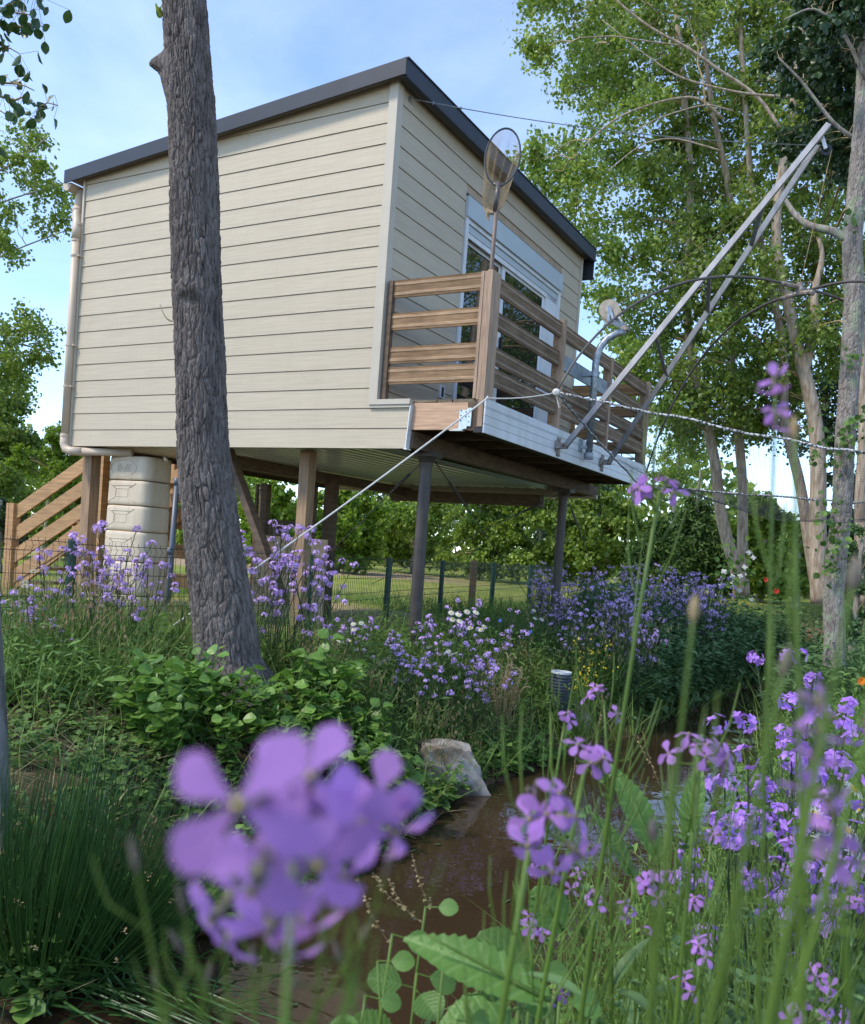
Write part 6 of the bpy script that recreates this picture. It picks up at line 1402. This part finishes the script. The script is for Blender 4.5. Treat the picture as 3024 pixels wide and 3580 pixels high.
for x0, x1, y1, d, lb, tm, pu, pod in (
        (1545, 1582, 770, .32, 'tall blurred stem at the right topped by a dark violet bloom', 'bud', 4, 6),
        (1320, 1415, 1250, .22, 'blurred stem right of the middle with a brown blunt tip', 'tan', 0, 3),
        (1570, 1672, 1440, .19, 'blurred stem with faded pink violet petals near the right edge', 'bud', 4, 6),
        (1560, 1740, 1180, .17, 'very blurred slanting stem rising along the right edge', 'bud', 0, 5),
        (1600, 1775, 1480, .17, 'thick blurred stem leaning out of the right edge', 'bud', 0, 4),
        (1440, 1600, 1360, .19, 'thick blurred stem left of the faded pink violet one', 'bud', 0, 6),
        (1640, 1620, 880, .26, 'thin blurred upright stem in front of the grey trunk', 'tan', 0, 5),
        (1740, 1700, 1650, .2, 'short blurred stem in the lower right corner', 'bud', 3, 6),
        (1330, 1332, 1700, .24, 'soft upright stem left of the blurred ones', 'bud', 0, 8)):
    bare_stem(x0, x1, y1, d, lb, GR, tm, max(1, pod//2), .0011, pu, .018)
GN = 'near violet flowers on this bank'
for head, d, nf, R, lb in (
        ((1092, 1655), .38, 7, .021, 'violet cluster of seven flowers in front of the brown water'),
        ((1196, 1548), .60, 4, .018, 'violet cluster just above and right of the large one by the water'),
        ((1425, 1545), .62, 8, .023, 'domed violet cluster in front of the far end of the water'),
        ((1345, 1000), .66, 5, .020, 'tall violet bloom reaching up to the corner of the white balcony edge'),
        ((1232, 1428), .95, 4, .022, 'violet bloom among green pods above the water right of the stone'),
        ((1152, 1470), 1.0, 2, .014, 'small nodding violet bloom beside the tan upright stone'),
        ((1340, 1795), .85, 5, .020, 'violet bloom in the middle of the lower right thicket'),
        ((1412, 1850), .95, 3, .018, 'violet bloom right of the middle of the lower right thicket'),
        ((1270, 1850), .95, 2, .012, 'small violet bloom left of the middle of the thicket'),
        ((1216, 1832), .9, 2, .015, 'small violet bloom above the water edge in the thicket'),
        ((1078, 1880), .95, 2, .014, 'pair of violet blooms over the edge of the water'),
        ((1112, 1910), .98, 2, .014, 'violet bloom low at the left side of the thicket'),
        ((1035, 1990), 1.0, 3, .018, 'violet bloom above the big serrated leaf'),
        ((1105, 1765), 1.1, 4, .022, 'violet bloom under the large cluster by the water'),
        ((1182, 1790), 1.1, 2, .016, 'violet bloom between the water and the thicket'),
        ((1425, 1950), .8, 3, .018, 'violet bloom low in the middle of the thicket'),
        ((1395, 2020), .85, 3, .018, 'violet bloom near the bottom edge of the thicket'),
        ((1135, 2030), 1.0, 2, .014, 'violet bloom at the bottom left of the thicket'),
        ((1312, 1905), 1.05, 2, .015, 'faint violet bloom amid the stems'),
        ((1450, 1710), 1.2, 3, .022, 'violet bloom above the middle of the thicket'),
        ((1640, 2065), .75, 4, .020, 'violet bloom in the bottom right corner'),
        ((1735, 1830), 1.0, 4, .02, 'violet bloom by the right edge below the middle'),
        ((1690, 1990), .95, 4, .02, 'violet bloom by the right edge above the corner')):
    near_rocket(lb, GN, head, d, nf, R, lean=(RN.normal()*.05, .04), pod=26, leafs=9, rad=.0019, podL=.062)
GM = ('violet dame\'s rocket in the thicket at the right edge beyond the blurred stems', 'violet flowers at the right edge')
mid = [rocket_proto('dames_rocket', 340+i, .9, 3, fl=10, R=.032, L=.0145, pm='petal') for i in range(3)]
for x_, y_, d in ((1590, 1500, 1.9), (1570, 1575, 1.7), (1610, 1525, 2.0), (1640, 1440, 2.3), (1680, 1455, 2.2), (1745, 1420, 2.2), (1700, 1535, 1.9), (1650, 1620, 1.7), (1680, 1690, 1.6), (1600, 1610, 1.8), (1655, 1320, 3.0), (1540, 1640, 1.9), (1745, 1500, 2.4), (1740, 1720, 1.5)):
    p, hh = by_px(x_, y_, d); plant(mid, p, max(.3, hh/.92), *GM)
# podding stems without bloom in the thicket: thin green verticals
GP = ('thin green podding stem in the thicket on the near bank', 'podding stems in the thicket')
def pod_proto(seed):
    rs = np.random.RandomState(seed); m = MB(); h = 1.0
    for i in range(3):
        e = A((rs.normal()*.08, rs.normal()*.08, h*(.75+.25*rs.rand()))); P = curve((0, 0, 0), e, 0, 12, wob=.011, rs=rs); m.tube(P, np.linspace(.0028, .0006, 12), 5); pods(m, P, 5, 11, 16, .045, rs, r=.0007); m.stamp(DIAMOND, frames(rdir(6, rs) + A((0, 0, .8))), np.repeat(P[-1:], 6, 0), np.full(6, .011), m=1)
    k = 26; D = norm(np.c_[rs.normal(size=(k, 2)), .4*np.ones(k)]); m.stamp(LANCE, frames(D), np.c_[rs.normal(size=(k, 2))*.02, .1+.5*rs.rand(k)], .09*(.6+.6*rs.rand(k)), m=1)
    me = m.data('podding_stem', [MT['stem'], MT['lv_blue']]); o = bpy.data.objects.new('podding_stem', me); COL.objects.link(o); return tag(o, 'x', 'flower stem')
pp_ = [pod_proto(s_) for s_ in (1, 2, 3, 4)]
for k in range(70):
    x_ = rnd.uniform(1190, 1790); d = rnd.uniform(1.0, 2.6); y_ = rnd.uniform(1330, 1900) if x_ > 1250 else rnd.uniform(1560, 1950)
    if x_ < 1420: y_ = rnd.uniform(1600, 1950)
    if x_ < 1500 and d > 1.5: d = rnd.uniform(.9, 1.5)
    p, hh = by_px(x_, y_, d)
    if hh > .2: plant(pp_, p, hh, *GP)
# weeds and broad leaves low on the near bank
def near_leaf_mesh(prof, bend, n=7, tooth=.04):
    V = []; Q = []
    for i in range(n):
        y = i/(n-1); w = np.interp(y, np.linspace(0, 1, len(prof)), prof)
        for j in range(11):
            f = (j-5)/10; e = tooth*(1 if (i % 2) else -1)*(abs(f) == .5); V.append((f*w*(1+e*2), y + .10*abs(f)*w, -bend*y*y + .22*abs(f)*w - .025*math.cos(i*math.pi)*abs(f)))
    for i in range(n-1):
        for j in range(10): a = i*11+j; Q.append((a, a+1, a+12, a+11))
    m = MB(); m.add(V, Q); return m
RL = near_leaf_mesh([.12, .55, .80, .90, .90, .80, .58, .20], .20, 25, .018).data('leaf', MT['near_leaf'], True)
DL = near_leaf_mesh([.10, .20, .28, .31, .27, .17, .03], .24, 31, .035).data('leaf', MT['near_leaf'], True)
def leaf_obj(t, me, p, D, U, L, name='leaf'):
    R_ = frames(A([D], float), A([U], float))[0]; o = bpy.data.objects.new(name, me); COL.objects.link(o); o.parent = t
    Mw = Matrix([[*(R_[i]*L), p[i]] for i in range(3)] + [[0, 0, 0, 1]]); o.matrix_local = WM[t.name].inverted() @ Mw; return o
GNA = 'leafy alder shoots at the bottom edge'
r9 = np.random.RandomState(12)
for x0, x1, y1, d, n, lb in ((815, 800, 1905, .85, 9, 'round leaved alder shoot at the water left of the serrated leaf'), (860, 868, 1850, .9, 7, 'taller round leaved alder shoot against the water'), (880, 905, 1960, .8, 10, 'round leaved alder shoot under the serrated leaf'), (760, 745, 2030, .8, 8, 'round leaved alder shoot at the bottom edge farthest left'),
                             (960, 950, 2030, .75, 8, 'round leaved alder shoot at the bottom edge in the middle'), (1000, 1010, 1960, .95, 7, 'round leaved alder shoot behind the serrated leaf'), (930, 930, 2080, .7, 7, 'lowest round leaved alder shoot at the bottom edge'), (1080, 1085, 1990, .85, 9, 'round leaved alder shoot right of the big serrated leaf'), (1020, 1040, 2060, .75, 9, 'round leaved alder shoot at the bottom edge right of the middle one'), (840, 850, 1985, .9, 9, 'bushy round leaved alder shoot beside the water at the bottom'), (1120, 1140, 2050, .8, 8, 'round leaved alder shoot at the bottom edge farthest right'), (790, 770, 1960, .85, 8, 'small round leaved alder shoot over the brown water')):
    top = at(x1, y1, d); g0 = ground_under(at(x0, 2250, d*1.05)); g0[2] = .05; t = thing('alder_shoot', lb, 'shrub', tuple(g0), group=GNA); P = curve(g0, top, 0, 12, wob=.005, rs=r9)
    m = MB(); m.tube(P, np.linspace(.0032, .0014, 12), 6)
    for k in range(n + 7):
        f = 11 - k*.5 if k < 18 else 4; i = int(max(3, f)); a = k*2.4 + r9.rand(); D = norm(A((math.cos(a), math.sin(a)*.7 - .3, -.25 + .75*r9.rand()))); q = P[min(i, 11)] + D*.014
        m.tube([P[min(i, 11)], q], .0008, 4, cap=False); leaf_obj(t, RL, q, D, A((r9.normal()*.3, -.75, .7)), (.030 + .026*r9.rand())*(1 if k else .5)*1.1)
    obj('stem', m, [MT['stem']], t, smooth=True)
def dock(label, base, leaves_, mesh):
    g0 = A(base); t = thing('broad_leaved_dock', label, 'plant', tuple(g0)); m = MB()
    for (b, e, d, U, w) in leaves_:
        p, q = at(*b, d), at(*e, d*w); L = np.linalg.norm(q - p); leaf_obj(t, mesh, p, norm(q-p), U, L); m.tube(curve(g0, p, .03, 6), .003, 5); m.tube(curve(p, p + (q-p)*.9, .0, 5) + norm(A(U))*.0006, np.linspace(.0022, .0008, 5), 5)
    obj('stem', m, [MT['stem']], t, smooth=True)
g0 = ground_under(at(1130, 2150, .75)); dock('big serrated light green leaf slanting over the alder shoots at the bottom', g0, [((1120, 2042), (838, 1890), .74, (.35, -.75, .6), 1.02)], DL)
g0 = ground_under(at(1360, 1900, 1.5)); dock('two broad upright dock leaves in front of the water', g0, [((1345, 1755), (1268, 1562), 1.45, (.3, -.95, .2), 1.0), ((1290, 1790), (1232, 1655), 1.4, (.6, -.7, .2), 1.0), ((1400, 1720), (1420, 1560), 1.5, (-.5, -.8, .2), 1.0)], DL)
g0 = ground_under(at(1010, 2150, .85)); dock('large pale leaves low at the bottom edge right of the middle', g0, [((1065, 1990), (985, 1905), .95, (0, -.6, .8), 1.0), ((1060, 2110), (900, 2085), .8, (.1, -.5, .85), 1.0), ((1150, 1900), (1095, 1815), 1.1, (.3, -.8, .4), 1.0)], RL)
# hanging dry seed strings over the water
m = MB()
for b, e, d in (((790, 1790), (860, 1880), 1.2), ((760, 1780), (830, 1850), 1.25), ((730, 1790), (800, 1930), 1.15), ((1180, 1500), (1160, 1640), 2.2), ((1230, 1420), (1205, 1580), 2.4), ((1330, 1560), (1300, 1500), 2.0), ((1310, 1490), (1345, 1600), 2.1), ((840, 1740), (880, 1850), 1.3)):
    P = curve(at(*b, d), at(*e, d), -.01, 12); m.tube(P, .0006, 3, cap=False); k = 26; t_ = r9.rand(k)*11; i = t_.astype(int).clip(0, 10); q = P[i] + (P[i+1]-P[i])*(t_-i)[:, None]; m.stamp(DIAMOND, frames(rdir(k, r9)), q + r9.normal(size=(k, 3))*.0015, np.full(k, .0055))
g0 = at(790, 1790, 1.2); obj('dry_seed_strings', m, MT['tan'], kind='stuff')
# ------------------------------------------------------------------ each of a small group gets its own label, by its place from the left
ORD = ['leftmost', 'second', 'third', 'fourth', 'fifth', 'sixth', 'seventh', 'eighth', 'ninth', 'tenth', 'eleventh', 'twelfth', 'thirteenth', 'fourteenth', 'fifteenth', 'sixteenth', 'seventeenth', 'eighteenth', 'nineteenth', 'twentieth',
       'twenty-first', 'twenty-second', 'twenty-third', 'twenty-fourth', 'twenty-fifth', 'twenty-sixth', 'twenty-seventh', 'twenty-eighth', 'twenty-ninth', 'thirtieth', 'thirty-first', 'thirty-second']
ORD += ['thirty-third', 'thirty-fourth', 'thirty-fifth', 'thirty-sixth', 'thirty-seventh', 'thirty-eighth', 'thirty-ninth', 'fortieth', 'forty-first', 'forty-second', 'forty-third', 'forty-fourth', 'forty-fifth', 'forty-sixth']
def number(group, what):
    os_ = [o for o in COL.objects if o.get('group') == group]
    os_.sort(key=lambda o: depth_px(A(o.matrix_world.translation) + A((0, 0, .4)))[0])
    for i, o in enumerate(os_): o['label'] = ORD[i] + (' from the left of ' if i else ' of ') + what
number('violet flowers by the left fence', 'the violet flowers by the fence left of the trunk')
number('violet flowers behind the trunk', 'the violet flowers right behind the big trunk')
number('violet flowers round the near post', 'the low violet flowers round the near steel post')
number('daisies by the left fence', 'the white daisies by the left fence')
number('daisies between the posts', 'the white daisies between and right of the steel posts')
number('daisies at the right edge', 'the white daisies near the right edge')
number('lily pads on the stream', 'the round lily pads on the far water')
number('alder shoots at the trunk', 'the bright green alder shoots round the big trunk')
number('seeding grass tufts', 'the tufts of seeding grass left of the stream')
number('seeding grass by the drift', 'the seeding grass tufts before the violet drift')
number('violet flowers at the right edge', 'the violet flowers behind the blurred right hand stems')
number('blurred stems at the bottom left', 'the blurred stems under the huge violet cluster')
